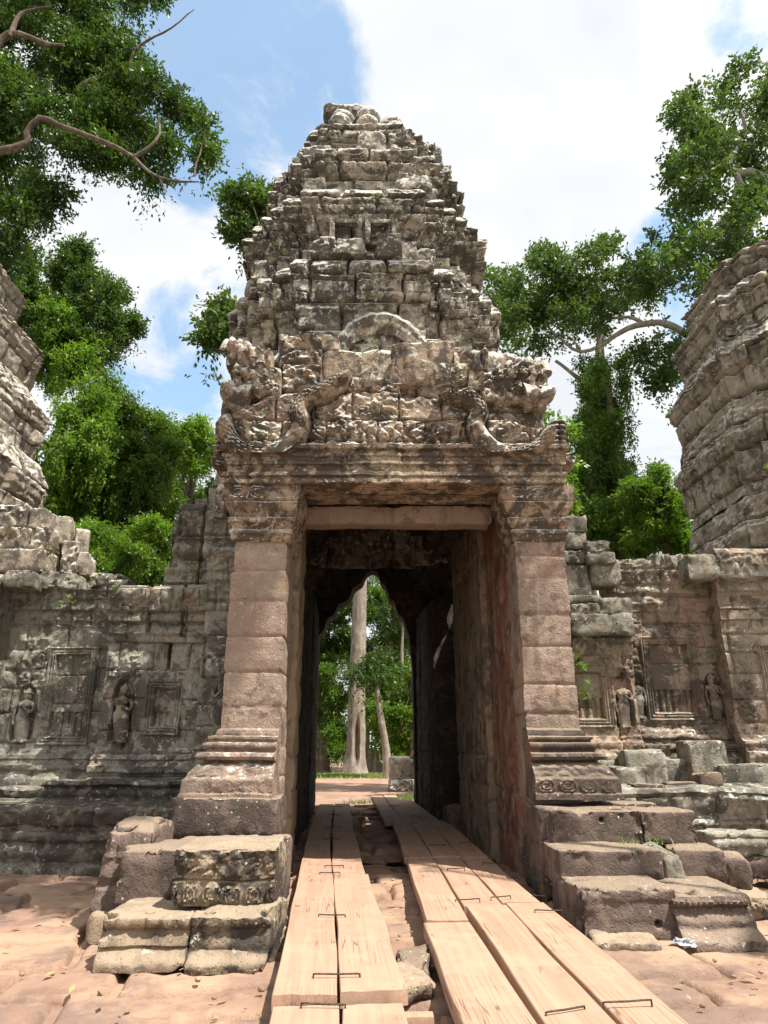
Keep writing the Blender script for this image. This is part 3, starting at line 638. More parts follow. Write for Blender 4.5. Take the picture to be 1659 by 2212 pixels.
def naga_heads(side):
    b = Bag()
    if side < 0: # left hood: two carved stones with a row of small cobra heads, beak stone below
        boxes = [(484, 590, 744, 794, 9.02, .7, 'm', -.12), (492, 607, 790, 853, 8.98, .8, 'f', 0)]; cx, heads = 550, [(512, 800), (530, 806), (552, 812), (576, 808), (514, 828), (534, 834), (556, 838), (578, 832)]
        snout = [(540, 866), (512, 858), (490, 838), (479, 829)]
        crest = [(490, 742), (503, 738), (520, 741), (535, 747), (550, 760), (566, 772)]
    else:
        boxes = [(1040, 1110, 792, 866, 9.0, .8, 'f', 0), (1104, 1182, 782, 866, 8.98, .8, 'f', 0)]; cx, heads = 1120, [(1080, 812), (1104, 806), (1128, 800), (1152, 804), (1170, 812), (1120, 832), (1144, 838), (1164, 834)]
        snout = [(1130, 860), (1160, 858), (1180, 848), (1196, 836)]
        crest = [(1080, 796), (1100, 788), (1120, 782), (1140, 780), (1160, 782), (1176, 788)]
    for i, (u0, u1, v0, v1, Y, dep, kd, tl) in enumerate(boxes):
        p0, p1 = at(u0, v1, Y), at(u1, v0, Y)
        V, F = stone(((p0[0] + p1[0])/2, Y + dep/2, (p0[2] + p1[2])/2), (p1[0] - p0[0], dep, p1[2] - p0[2]), 0, 70 + i + side, .024, .06, .02, .06, 0, carv(kd, i + 3), (tl, 0)); b.add(V, F, .7)
    for i, (u, v) in enumerate(heads):      # each head: domed skull, brow and snout
        p = at(u, v, 8.96); q_ = 1 + .3*math.sin(i*2.3); V, F = lump(p + [0, .04, 0], (.065*q_, .09, .09*q_), i, 18, .45, 2.2); b.add(V, F, .7)
        V, F = lump(p + [0, -.03, -.05], (.04, .06, .035), i + 9, 14, .4, 2); b.add(V, F, .8)
    for i, (u, v) in enumerate(crest):
        p = at(u, v, 9.1); q = at(u + side*(2 + i), v - 9, 9.1); V, F = tube([p - [0, .05, .18], p, q], [.09, .07, .02], 10, .05, .012, i); b.add(V, F, .6)
    P = [at(u, v, 9.05) for u, v in snout]
    V, F = tube(P, [.24, .20, .14, .04], 22, .03, .02, 5, lambda L, th: .02*np.sin(th*2) - .02*(np.abs(np.sin(th - .6)) < .12)); b.add(V, F, .75)
    b.build('naga_heads', M['ped'], ped, 55)
    # scaly upright fin at the lintel's corner
    b = Bag(); us = (483, 1205) [side > 0]
    for k in range(7):
        p = at(us + side*k*-.6, 984 - k*10.5, 9.0)
        for sgn in (-1, 1):
            V, F = lump(p + [sgn*.05, -.02*k*.3, 0], (.075, .16, .055), k, 14, .12, rot=[[math.cos(.5*sgn), 0, math.sin(.5*sgn)], [0, 1, 0], [-math.sin(.5*sgn), 0, math.cos(.5*sgn)]]); b.add(V, F, .6)
    p = at(us + (-6 if side > 0 else 14), 992, 9.0); V, F = stone(p + [0, .2, .0], (.52, .5, .22), 0, 99, .03, .06, .02, .05, 0, carv('f', 5)); b.add(V, F, .5)
    b.build('corner_fin', M['ped'], ped, 55)
naga_heads(-1); naga_heads(1)
# half-buried arch of the upper gable
arc = [at(u, v, 10.40) for u, v in [(728, 786), (742, 742), (775, 710), (818, 697), (862, 708), (900, 738), (930, 770)]]
V, F = tube(arc, [.08, .13, .15, .14, .15, .13, .07], 40, .02, .035, 8, lambda L, th: .022*(np.cos(th*7) > .4) + .012*np.abs(np.sin(L*16)), True, .8)
b = Bag().add(V, F, .6)
p0, p1 = at(742, 830, 10.5), at(905, 700, 10.5)
V, F, t = panel((p0[0], 10.5, p0[2] - .3), (1, 0, 0), p1[0] - p0[0], p1[2] - p0[2] + .3, .03, lambda S, T: masonry(S, T, .5, (.5, .9), 3, .05, .02, .04), .4, lambda S: (p1[2] - p0[2] + .3)*np.sqrt(np.clip(1 - ((S - (p1[0] - p0[0])/2)/((p1[0] - p0[0])/2*1.04))**2, .02, 1)))
b.add(V, F, .3); b.build('upper_gable', M['tower'], gate, 50)

# ------------------------------------------------------------------ tower
def plan(cx, cy, r, sc=(1, 1)):
    k = [(.43, 1.0), (.43, .90), (.58, .90), (.58, .80), (.70, .80), (.70, .70), (.80, .70), (.80, .58), (.90, .58), (.90, .43), (1.0, .43)]
    q = [(x*r, -y*r) for x, y in k]           # front edge to the right side
    pts = [(-x, y) for x, y in q][::-1][-1:]
    out = []
    for a in range(4):
        ca, sa = [(1, 0), (0, 1), (-1, 0), (0, -1)][a]
        for x, y in q: out.append((x*ca - y*sa, x*sa + y*ca))
    return [(cx + x*sc[0], cy + y*sc[1]) for x, y in out]
def tier_prof(z0, z1, over, lip):
    H = z1 - z0
    return [(.06, z0), (.07, z0 + .08*H), (.0, z0 + .11*H), (0, z0 + .46*H), (.05, z0 + .48*H), (.05, z0 + .53*H), (.12, z0 + .56*H), (.14, z0 + .62*H), (.08, z0 + .64*H), (.08, z0 + .76*H), (over, z0 + .79*H), (over + .03, z0 + .88*H), (over - .03, z0 + .95*H), (over - .14, z1), (-lip, z1 + .03)]
def tier_hf(z0, z1, seed):
    H = z1 - z0
    def f(U, Z, D):
        h, t = masonry(U, Z, H*.24, (.55, 1.05), seed, .16, .020, .04, .004, .04, .14)
        q = (Z - z0)/H
        h = h + np.where((q > .65) & (q < .75), scallop(U, .15, .05), 0) + np.where((q > .79) & (q < .97), foliage(U, Z, .10, .03, seed), 0) + np.where((q > .56) & (q < .63), scallop(U, .09, .018), 0)
        P = np.stack([U*.8, Z, D*0 + seed], -1)
        broke = np.clip(fbm(P, .9, 4, seed + 30) - .15, 0, 1)       # fallen stones and worn mouldings
        h = h - broke*np.where(q > .5, .06, .03) - .015*np.clip(fbm(P, 4, 3, seed + 4) - .2, 0, 1)
        return np.where(D > -.03, h, h*.3), t
    return f
def tower(parent, cx, cy, tiers, mat, seed, du=.032, sc=(1, 1), rg=.012):
    for i, (r, z0, z1, over, lip) in enumerate(tiers):
        V, F, t = sweep(plan(cx, cy, r, sc), tier_prof(z0, z1, over, lip), True, du, du*.8, tier_hf(z0, z1, seed + i), (rg, 0), seed + i)
        mk('tower_tier', V, F, mat, parent, t, 55)
def antefixes(parent, cx, cy, tiers, mat, seed, n0=26, sc=(1, 1), name='antefix_stone', front=True):
    r_ = np.random.default_rng(seed)
    for (r, z0, z1, over, lip), (r2, *_ ) in zip(tiers[:-1], tiers[1:]):
        pts = np.array(plan(cx, cy, 1.0, sc)); 
        for k in range(n0):
            a = pts[r_.integers(len(pts))]; nb = pts[r_.integers(len(pts))]
            i = r_.integers(len(pts)); t = r_.random(); q = pts[i]*(1 - t) + pts[(i + 1) % len(pts)]*t - np.array([cx, cy])
            if front and q[1] > .3: continue
            rr = (r + r2)/2 + r_.uniform(-.10, .14); s = r_.uniform(.4, .72)
            p = np.array([cx, cy]) + q*rr; hgt = r_.uniform(.3, .62)
            ang = math.atan2(q[1], q[0]) + math.pi/2; ang = round(ang/(math.pi/2))*math.pi/2 + r_.uniform(-.03, .03)
            V, F = stone((p[0], p[1], z1 + hgt/2 - .03), (s, r_.uniform(.22, .4), hgt), ang, int(r_.integers(900)), .045, .035, .016, .08, r_.choice([0, 0, .15]), carv('f' if r_.random() < .3 else None, k)); mk(name, V, F, mat, parent, np.full(len(V), r_.random()), 50)
TC = (-.40, 13.3)
TIERS = [(2.62, 8.0, 10.15, .14, .55), (2.42, 10.1, 11.95, .14, .6), (2.04, 11.9, 13.4, .12, .6), (1.60, 13.35, 14.55, .10, 1.2)]
tower(gate, *TC, TIERS, M['tower'], 11)
antefixes(gate, *TC, TIERS, M['tower'], 5, 24)
# body under the tiers, above the passage
V, F, t = sweep(plan(*TC, 2.7), [(0, 5.6), (0, 7.2), (.1, 7.3), (.1, 7.5), (.02, 7.6), (.02, 8.05)], True, .07, .07, tier_hf(2, 7.6, 4), (.03, 0), 4)
mk('tower_body', V, F, M['tower'], gate, t, 55)
# false windows on the front of the second tier
b = Bag()
yb = TC[1] - 2.52 - .02
for x0, x1 in ((-1.02, -.42), (-.36, .24)):
    for a, c, z0, z1, d in ((x0, x0 + .10, 10.52, 11.12, .07), (x1 - .10, x1, 10.52, 11.12, .07), (x0 + .102, x1 - .102, 11.02, 11.12, .05), (x0 + .102, x1 - .102, 10.52, 10.60, .05)):
        V, F = stone(((a + c)/2, yb, (z0 + z1)/2), (c - a, d*2, z1 - z0), 0, int(a*100) + 300, .03, .015, .008, .02); b.add(V, F, .4)
b.build('false_window', M['tower'], gate, 50)
# crown: two rings of lotus petals and the fallen cap stone
b = Bag(); r_ = np.random.default_rng(3)
for ring, (rad, z, n, hgt) in enumerate(((1.26, 14.5, 13, .62), (.98, 14.98, 11, .56))):
    for k in range(n):
        a = 2*math.pi*(k + .5*ring)/n; dx, dy = math.cos(a), math.sin(a)
        hh = hgt*r_.uniform(.75, 1.15)
        if ring and dx < -.3 and r_.random() < .3: continue
        px_, py = TC[0] + dx*rad - .12, TC[1] + dy*rad
        P = [(px_ - dx*.2, py - dy*.2, z - .1), (px_ + dx*.03, py + dy*.03, z + hh*.3), (px_ + dx*.06, py + dy*.06, z + hh*.65), (px_ + dx*.0, py + dy*.0, z + hh*.92), (px_ + dx*.16, py + dy*.16, z + hh*1.06)]
        V, F = tube(P, [.30, .33, .27, .15, .03], 16, .06, .025, k + 40*ring); b.add(V, F, r_.random())
V, F = lump((TC[0] - .1, TC[1], 14.9), (1.0, 1.0, .8), 5, 40, .1); b.add(V, F, .4)
for s_ in ((-.55, -.5, 15.72, 1.15, 1.0, .40, .04), (.25, -.5, 15.5, .5, .5, .34, 0), (.62, -.42, 15.25, .45, .5, .34, .2), (.0, -.75, 15.5, .42, .4, .3, .1)):
    x, y, z, sx, sy, sz, tl = s_; V, F = stone((TC[0] + x + .1, TC[1] + y, z), (sx, sy, sz), .1, int(z*10), .05, .16, .05, .10, 0, None, (tl, 0)); b.add(V, F, .2)
b.build('lotus_crown', M['tower'], gate, 55)

# ------------------------------------------------------------------ passage
def vert_grooves(cuts, amp=.05):
    def f(S, T):
        h, t = masonry(S, T, .55, (.6, 1.3), 8, .018, .014, .02, .01)
        for c, w_ in cuts: h = h - amp*np.exp(-((S - c)/w_)**2)
        return h + .01*fbm(np.stack([S, T, S*0], -1), 5, 3, 6), t
    return f
def inner(nm, x, y0, y1, x2, z1, mat, seed, sgn, grooves=(), thick=.6, z0=-.05):
    # wall along the passage; sgn -1 = left wall (faces +x)
    a, c = (x, y0), (x2, y1)
    L = math.hypot(c[0] - a[0], c[1] - a[1])
    if sgn < 0: O, ux = (a[0], a[1], z0), (c[0] - a[0], c[1] - a[1], 0)   # normal (uy,-ux) -> +x
    else: O, ux = (c[0], c[1], z0), (a[0] - c[0], a[1] - c[1], 0)
    g = [(q if sgn < 0 else L - q, w_) for q, w_ in grooves]
    V, F, t = panel(O, ux, L, z1 - z0, .045, vert_grooves(g), thick, None, None, .014, seed)
    mk(nm, V, F, mat, gate, t, 50)
inner('door_jamb', -1.36, 9.70, 10.30, -1.36, 5.0, M['jamb'], 1, -1, ((.12, .05), (.42, .03)), .5)
inner('door_jamb', -1.27, 10.32, 11.2, -1.30, 5.0, M['jamb'], 2, -1, ((.25, .03),), .9)
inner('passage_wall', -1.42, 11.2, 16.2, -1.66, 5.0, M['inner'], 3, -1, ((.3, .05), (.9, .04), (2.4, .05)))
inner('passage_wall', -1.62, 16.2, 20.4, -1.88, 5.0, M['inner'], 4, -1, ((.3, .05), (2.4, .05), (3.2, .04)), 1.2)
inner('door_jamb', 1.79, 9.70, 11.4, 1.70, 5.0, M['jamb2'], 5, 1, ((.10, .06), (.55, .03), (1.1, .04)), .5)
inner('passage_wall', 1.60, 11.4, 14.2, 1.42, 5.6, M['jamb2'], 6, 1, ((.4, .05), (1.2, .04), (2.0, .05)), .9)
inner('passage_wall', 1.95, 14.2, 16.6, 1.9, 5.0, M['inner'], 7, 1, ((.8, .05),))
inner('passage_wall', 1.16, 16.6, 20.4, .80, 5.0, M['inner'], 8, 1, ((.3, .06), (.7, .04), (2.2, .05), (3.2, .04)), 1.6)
# corbelled vault over the passage: stepped courses closing to a slot
sec = []
for k in range(7):
    x, z = 1.85 - k*.24, 5.15 + k*.31
    sec += [(x, z), (x + .04, z + .28)]
sec = [(2.05, 4.9)] + sec
secL = [(-x, z) for x, z in sec][::-1]
prof = sec + [(.08, 7.35)] + [(-.08, 7.35)] + secL
ys = np.arange(10.1, 20.5, .06); pr = []
for (x0, z0), (x1, z1) in zip(prof[:-1], prof[1:]):
    m = max(1, int(math.hypot(x1 - x0, z1 - z0)/.05)); pr += [(x0 + (x1 - x0)*i/m, z0 + (z1 - z0)*i/m) for i in range(m)]
pr = np.array(pr + [prof[-1]])
A = np.repeat(ys[:, None], len(pr), 1); X = pr[None, :, 0] + .20 - (A - 9.7)*.075
jn = masonry(A, np.broadcast_to(np.arange(len(pr))[None]*.06, A.shape), .33, (.4, .8), 5, .05, .025, .10)[0]
V = np.stack([X - np.sign(pr[None, :, 0])*jn, A, pr[None, :, 1] + jn*.4 + 0*A], -1).reshape(-1, 3)
V = V + .07*np.stack([fbm(V, 2.5, 4, k) for k in range(3)], -1)
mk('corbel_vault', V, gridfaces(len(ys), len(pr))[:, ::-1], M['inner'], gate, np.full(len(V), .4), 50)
# far doorway with its lobed arch
def far_arch(S):                    # S from the wall's left end at x=-3.2
    x = S - 3.2
    kx = [-1.90, -1.86, -1.72, -1.62, -1.42, -1.30, -1.02, -.92, -.66, -.52, -.36, -.18, -.08, .06, .14, .30, .42, .52, .64, .72, .80]
    kz = [3.6, 4.5, 4.62, 5.05, 5.12, 5.50, 5.62, 5.92, 6.02, 6.34, 6.40, 6.36, 6.06, 5.98, 5.62, 5.55, 5.16, 5.10, 4.72, 4.60, 3.6]
    z = np.interp(x, kx, kz) + .05*vnoise(np.stack([x*5, 0*x, 0*x], -1), 3); return np.where((x < -1.9) | (x > .80), 0, z)
V, F, t = panel((-3.2, 19.6, 0), (1, 0, 0), 5.6, 8.2, .05, lambda S, T: masonry(S, T, .35, (.4, .8), 12, .04, .022, .06), .75, None, far_arch, .03, 5)
mk('far_doorway', V, F, M['inner'], gate, t, 50)
# flanks and roof that close the gate's lower body
b = Bag()
for args in (((-2.6, 10.2, -.05), (-.001, 1, 0)),):
    pass
for x0, x1, y0, y1, z0, z1 in ((-3.1, -2.35, 12.7, 19.9, 0, 7.2), (1.95, 2.45, 9.75, 13.9, 0, 7.2), (2.5, 2.9, 13.9, 16.9, 0, 5.6), (2.1, 2.45, 16.9, 19.9, 0, 7.2), (-3.1, 2.45, 16.0, 19.9, 7.2, 7.9), (-2.34, 1.94, 10.45, 10.75, 6.9, 7.9), (-2.2, -1.95, 9.75, 10.9, 0, 6.4), (-2.2, 2.4, 10.9, 16, 7.45, 7.7)):
    V, F = stone(((x0 + x1)/2, (y0 + y1)/2, (z0 + z1)/2), (x1 - x0, y1 - y0, z1 - z0), 0, int(x0*7 + y0), .16, .05, .02, .05); b.add(V, F, .4)
b.build('porch_wall', M['wall'], gate, 50)

# ================================================================== ENCLOSURE WALLS
def cyl(x, c, r): return r*np.sqrt(np.clip(1 - ((x - c)/r)**2, 0, 1))
def bay_hf(x0, z0, ztop, seed, niches=(), bands=(), frames=(), base=None, jit=.035, cracks=(), arches=(), corn=.85, cd=.17):
    # corn: height of the cornice zone below ztop
    kz = [0, .0001, corn*.1, corn*.16, corn*.2, corn*.32, corn*.36, corn*.42, corn*.5, corn*.54, corn*.70, corn*.75, corn*.92, corn]
    kd = [.0, .03, .03, .07, .04, .04, .09, .09, .05, .11, .13, .17, .19, .12]
    def f(S, T):
        X, Z = S + x0, T + z0
        h, t = masonry(X, Z, .40, (.45, .95), seed, .035, .016, jit, .015)
        P = np.stack([X, Z, 0*X + seed], -1)
        q = Z - (ztop - corn)
        h = h + np.interp(q, [-9] + kz, [0] + kd)*cd/.17
        h = h + np.where((q > corn*.54) & (q < corn*.92), foliage(X, Z, .10, .04, seed), 0) + np.where((q > corn*.36) & (q < corn*.5), scallop(X, .07, .015), 0)
        if base is not None:    # base = [(z, projection)]
            h = h + np.interp(Z, [b[0] for b in base], [b[1] for b in base]) + np.where((Z < base[-1][0]) & (Z > base[0][0] + .2), foliage(X, Z*1.4, .08, .022, seed + 2), 0)
        for a, b, c, d, cell in bands:
            m = (X > a) & (X < b) & (Z > c) & (Z < d)
            h = h + np.where(m, foliage(X, Z, cell, .035, seed + 4) + .012, 0)
        for cx, zb, wd, ht in niches:       # pointed niche with a raised, leafy rim
            u = (X - cx)/(wd/2); v = np.clip((Z - zb)/ht, 0, None)
            edge = np.where(v < .62, np.abs(u), np.hypot(u, (v - .62)/.38*1.0))
            m = Z > zb
            h = h - np.where(m, .09*(1 - sstep(.84, .98, edge)), 0) + np.where(m, .04*np.exp(-((edge - 1.12)/.10)**2), 0)
            up = (Z > zb + ht*.95) & (Z < zb + ht*1.5) & (np.abs(X - cx) < wd*.7)
            h = h + np.where(up, foliage(X, Z, .07, .03, seed), 0)
        for cx, zb, wd, ht in arches:
            u = (X - cx)/(wd/2); v = (Z - zb)/ht; e = np.hypot(u, np.clip(v, 0, None)); m = Z > zb
            h = h + np.where(m, -.05*(1 - sstep(.7, .85, e)) + .035*np.exp(-((e - 1)/.12)**2), 0)
        for a, b, c, d in frames:           # seat for the false window
            h = np.where((X > a) & (X < b) & (Z > c) & (Z < d), h*.3 - .10, h)
        for (a, za), (b, zb2), wd in cracks:   # opened joints
            pr = np.clip(((X - a)*(b - a) + (Z - za)*(zb2 - za))/max((b - a)**2 + (zb2 - za)**2, 1e-6), 0, 1)
            d = np.hypot(X - a - (b - a)*pr, Z - za - (zb2 - za)*pr); h = h - .16*np.exp(-(d/wd)**4)
        h = h - .05*np.clip(fbm(P, 1.6, 4, seed + 9) - .25, 0, 1) + .008*fbm(P, 8, 3, seed)
        return h, t
    return f
def false_window(parent, a, b, c, d, y, mat, seed, balz=.33, broken=0.):
    W_, H_ = b - a, d - c
    def f(S, T):
        dd = np.maximum(np.abs(S - W_/2) - W_/2, np.abs(T - H_/2) - H_/2)      # <= 0 inside
        h = .055*np.exp(-((dd + .03)/.022)**2) + .045*np.exp(-((dd + .085)/.018)**2) + .04*np.exp(-((dd + .13)/.016)**2)
        ins = dd < -.16; zb = balz*H_
        h = np.where(ins, -.05, h - .01)
        n = max(3, int((W_ - .32)/.115)); bw = (W_ - .32)/n
        k = np.floor((S - .16)/bw); ctr = .16 + (k + .5)*bw
        tq = (T - .16)/max(zb - .16, .05)
        rr = bw*(.30 + .12*np.abs(np.sin(tq*np.pi*3)) + .06*np.cos(tq*np.pi*6))
        bal = ins & (T < zb)
        h = np.where(bal, -.13 + np.where(np.abs(S - ctr) < rr, np.sqrt(np.clip(rr**2 - (S - ctr)**2, 0, None))*1.5, 0), h)
        mh, t = masonry(S + a, T + c, .45, (.4, .8), seed, .02, .010, .012, .01)
        P = np.stack([S, T, 0*S + seed], -1)
        h = h + np.where(ins & (T > zb), mh, mh*.4) + .008*fbm(P, 9, 3, seed)
        return h - broken*np.clip(fbm(P, 3, 3, seed + 3), 0, 1)*.08, t
    V, F, t = panel((a, y, c), (1, 0, 0), W_, H_, .013, f, .22, rough=.006, seed=seed, steps=2)
    return mk('false_window', V, F, mat, parent, t, 50)
def devata(parent, cx, zb, H, y, mat, seed, headless=False, lean=0.0, arm=1):
    # standing figure carved almost free of the wall: long skirt, bare waist, tall crown, one arm bent to the chest
    secs = [(0, .105, .07), (.03, .125, .085), (.06, .10, .07), (.10, .115, .075), (.25, .125, .08), (.38, .135, .085), (.46, .14, .085), (.50, .115, .07), (.55, .088, .058), (.60, .10, .062), (.66, .122, .072), (.70, .135, .075), (.735, .13, .06), (.755, .06, .045), (.78, .042, .042)]
    if not headless: secs += [(.795, .058, .058), (.82, .068, .068), (.85, .070, .070), (.88, .072, .07), (.895, .088, .08), (.91, .078, .07), (.94, .05, .05), (.97, .03, .03), (1.0, .008, .008)]
    th = np.linspace(0, 2*np.pi, 26, endpoint=False); V = []
    for z, rx, ry in secs:
        sway = .025*math.sin(z*6.0 + seed) + lean*z
        pl = 1 + (.05*np.cos(th*9) if z < .45 else 0)
        V.append(np.stack([(cx + (rx*np.cos(th)*pl + sway)*H), y + .035 - ry*np.sin(th)*pl*H, np.full(26, zb + z*H)], -1))
    V = np.array(V).reshape(-1, 3)
    F = gridfaces(len(secs), 26)
    i = np.arange(len(secs) - 1)[:, None]; j = np.arange(26)[None]; F = np.stack([i*26 + j, i*26 + (j + 1) % 26, (i + 1)*26 + (j + 1) % 26, (i + 1)*26 + j], -1).reshape(-1, 4)
    b = Bag().add(V, F, .6)
    sh = .70; S_ = lambda x, d, z: (cx + (x + lean*z)*H, y + .05 - d*H, zb + z*H)
    for sg in (-1, 1):
        if sg == arm: pts = [S_(.125*sg, .03, .715), S_(.175*sg, .05, .60), S_(.13*sg, .10, .545), S_(.03*sg, .12, .62), S_(.02*sg, .13, .66)]
        else: pts = [S_(.125*sg, .03, .715), S_(.175*sg, .03, .60), S_(.175*sg, .05, .46), S_(.165*sg, .07, .36), S_(.15*sg, .08, .31)]
        v, f = tube(pts, [.036*H, .032*H, .028*H, .022*H, .018*H], 10, .03); b.add(v, f, .6)
        v, f = lump(S_(.055*sg, .075, .665), (.042*H,)*3, 3, 10, .05); b.add(v, f, .6)
        v, f = tube([S_(.05*sg, .03, .03), S_(.065*sg, .10, .012), S_(.075*sg, .15, .008)], [.035*H, .032*H, .02*H], 8, .03); b.add(v, f, .6)
        if not headless: v, f = lump(S_(.075*sg, .02, .815), (.018*H, .02*H, .045*H), 2, 10, .1); b.add(v, f, .6)
    if not headless:
        v, f = lump(S_(0, .07, .835), (.016*H, .02*H, .026*H), 2, 10, .05); b.add(v, f, .6)
    for k in range(3):
        if not headless: v, f = tube([S_((k - 1)*.05, .02, .90), S_((k - 1)*.062, .02, .98 - abs(k - 1)*.02)], [.022*H, .006*H], 8); b.add(v, f, .6)
    V = np.concatenate(b.V); b.V = [V + .008*np.stack([fbm(V, 9, 3, seed + k) for k in range(3)], -1)]
    return b.build('carved_figure', mat, parent, 50)
BASEM = lambda z, k=1.0: [(z, .30*k), (z + .12, .30*k), (z + .13, .24*k), (z + .22, .20*k), (z + .23, .25*k), (z + .33, .25*k), (z + .34, .17*k), (z + .42, .13*k), (z + .43, .17*k), (z + .50, .15*k), (z + .52, .06*k), (z + .58, .04*k), (z + .60, 0)]
def bay(parent, name, x0, x1, z0, z1, y, mat, seed, top=None, depth=.6, res=.022, **kw):
    f = bay_hf(x0, z0, z1, seed, **kw)
    V, F, t = panel((x0, y, z0), (1, 0, 0), x1 - x0, z1 - z0, res, f, depth, (lambda S: top(S + x0) - z0) if top else None, None, .012, seed)
    return mk(name, V, F, mat, parent, t, 50)
def stones(parent, name, mat, specs, seed0, kd=None, res=.04):
    name = name[:-1]
    for i, (u0, u1, v0, v1, Y, dep, *k) in enumerate(specs):
        p0, p1 = at(u0, v1, Y), at(u1, v0, Y)
        V, F = stone(((p0[0] + p1[0])/2, Y + dep/2, (p0[2] + p1[2])/2), (p1[0] - p0[0] - .01, dep, p1[2] - p0[2] - .008), (k[1] if len(k) > 1 else 0), seed0 + i, res, .045, .016, .06, 0, carv(k[0], seed0 + i) if k and k[0] else None); mk(name, V, F, mat, parent, np.full(len(V), rng.random()), 50)
def mould_stone(parent, name, mat, x0, x1, y, prof, seed, dep=.5, hf=None):
    V, F, t = sweep([(x0, y + dep), (x0, y), (x1, y), (x1, y + dep)], prof, False, .03, .025, hf or (lambda U, Z, D: masonry(U, Z*0 + 2, 9, (.5, 1.0), seed, .04, .016, .05, .01)), (.015, 0), seed)
    return mk(name, V, F, mat, parent, t, 50)
def ledge(prof, z0): return [(d, z0 + z) for d, z in prof]

# ---- left of the gate
wl = thing('enclosure_wall', 'dark mossy carved wall in shade on the left of the gate, false windows cracked', 'wall', (-4.9, 13, 0))
bay(wl, 'wall_bay', -4.80, -2.2, .95, 4.32, 12.2, M['wall'], 201, top=lambda x: np.where(x < -3.55, 4.30, np.where(x < -3.0, 4.62, 4.9)), corn=1.0, cd=.24,
    niches=[(-4.42, 1.70, .36, 1.02), (-2.92, 1.85, .34, 1.1)], bands=[(-4.75, -4.2, 2.75, 3.1, .07)], frames=[(-4.03, -3.45, 1.80, 2.68)], base=BASEM(.98), cracks=[((-4.1, 4.3), (-4.12, 3.5), .025), ((-3.5, 4.3), (-3.52, 3.45), .02), ((-3.72, 3.3), (-3.72, 2.9), .02), ((-4.36, 1.6), (-4.34, 2.1), .02)])
false_window(wl, -4.06, -3.42, 1.77, 2.70, 12.2, M['wall'], 31, .42, .6)
devata(wl, -4.42, 1.66, .98, 12.15, M['wallr'], 1)
devata(wl, -2.62, 1.82, 1.02, 11.70, M['dark'], 5, arm=-1)
bay(wl, 'wall_bay', -7.0, -4.82, .95, 4.62, 13.0, M['wall'], 202, top=lambda x: np.where(x < -5.75, 4.9, np.where(x < -5.35, 4.42, 4.6)), corn=.9,
    niches=[(-6.47, 1.72, .42, .95)], arches=[(-5.95, 3.75, .34, .45), (-5.38, 3.75, .34, .45)], bands=[(-6.7, -6.2, 2.75, 3.5, .09)], frames=[(-6.13, -5.32, 1.70, 3.30)], base=BASEM(.98))
false_window(wl, -6.18, -5.26, 1.62, 3.36, 13.0, M['wall'], 32, .33)
devata(wl, -6.47, 1.68, .95, 12.95, M['wall'], 2)
bay(wl, 'corner_pilaster', -8.2, -6.98, .9, 4.6, 12.55, M['wall'], 203, corn=.95, bands=[(-7.55, -7.0, 1.7, 3.4, .08)], base=BASEM(.95))
# stepped gable stones that climb toward the porch
bay(wl, 'stepped_pier', -4.02, -2.2, 4.15, 5.98, 12.5, M['wall'], 221, top=lambda x: np.where(x < -3.92, 4.75, np.where(x < -3.80, 5.55, np.where(x < -3.3, 5.92, 6.0))), corn=1.55, cd=.26, res=.02, jit=.06, cracks=[((-3.32, 5.95), (-3.34, 5.45), .02), ((-3.36, 5.45), (-3.38, 4.9), .025), ((-3.4, 4.9), (-3.42, 4.3), .025)], base=[(4.1, .22), (4.35, .20), (4.40, .08), (4.7, .05), (4.75, 0)])
bay(wl, 'stepped_pier', -3.05, -2.2, .98, 4.9, 11.75, M['wall'], 222, corn=.9, cd=.16, res=.022, base=BASEM(1.0, .7))
stones(wl, 'gable_stones', M['wall'], [(418, 452, 1076, 1100, 12.8, .5), (446, 520, 1050, 1100, 12.9, .6), (462, 520, 1000, 1052, 13.0, .6), (470, 522, 930, 1002, 13.05, .6), (474, 522, 860, 932, 13.1, .6)], 400)
stones(wl, 'coping_stones', M['wall'], [(246, 330, 1266, 1312, 12.05, .8, 'f'), (318, 405, 1266, 1322, 12.02, .8, 'm'), (190, 262, 1236, 1272, 12.85, .7, 'f'), (74, 158, 1232, 1272, 12.8, .7, 'f'), (0, 70, 1228, 1268, 12.3, .7, 's')], 430)
# leaning roof slabs of the corner chamber
stones(wl, 'roof_stones', M['side'], [(-30, 60, 1088, 1136, 13.0, .9, 'f'), (52, 100, 1096, 1142, 13.1, .9, 's'), (-30, 62, 1134, 1186, 12.9, .9, 'm'), (58, 116, 1138, 1190, 13.0, .9, 'f'), (-30, 100, 1184, 1234, 12.75, .9, 's'), (96, 142, 1112, 1176, 13.3, .8, None, .35), (110, 160, 1168, 1238, 13.2, .9, 'f', .3), (136, 178, 1140, 1200, 13.5, .8, None, .4), (152, 186, 1190, 1240, 13.3, .8, 's', .2)], 440)
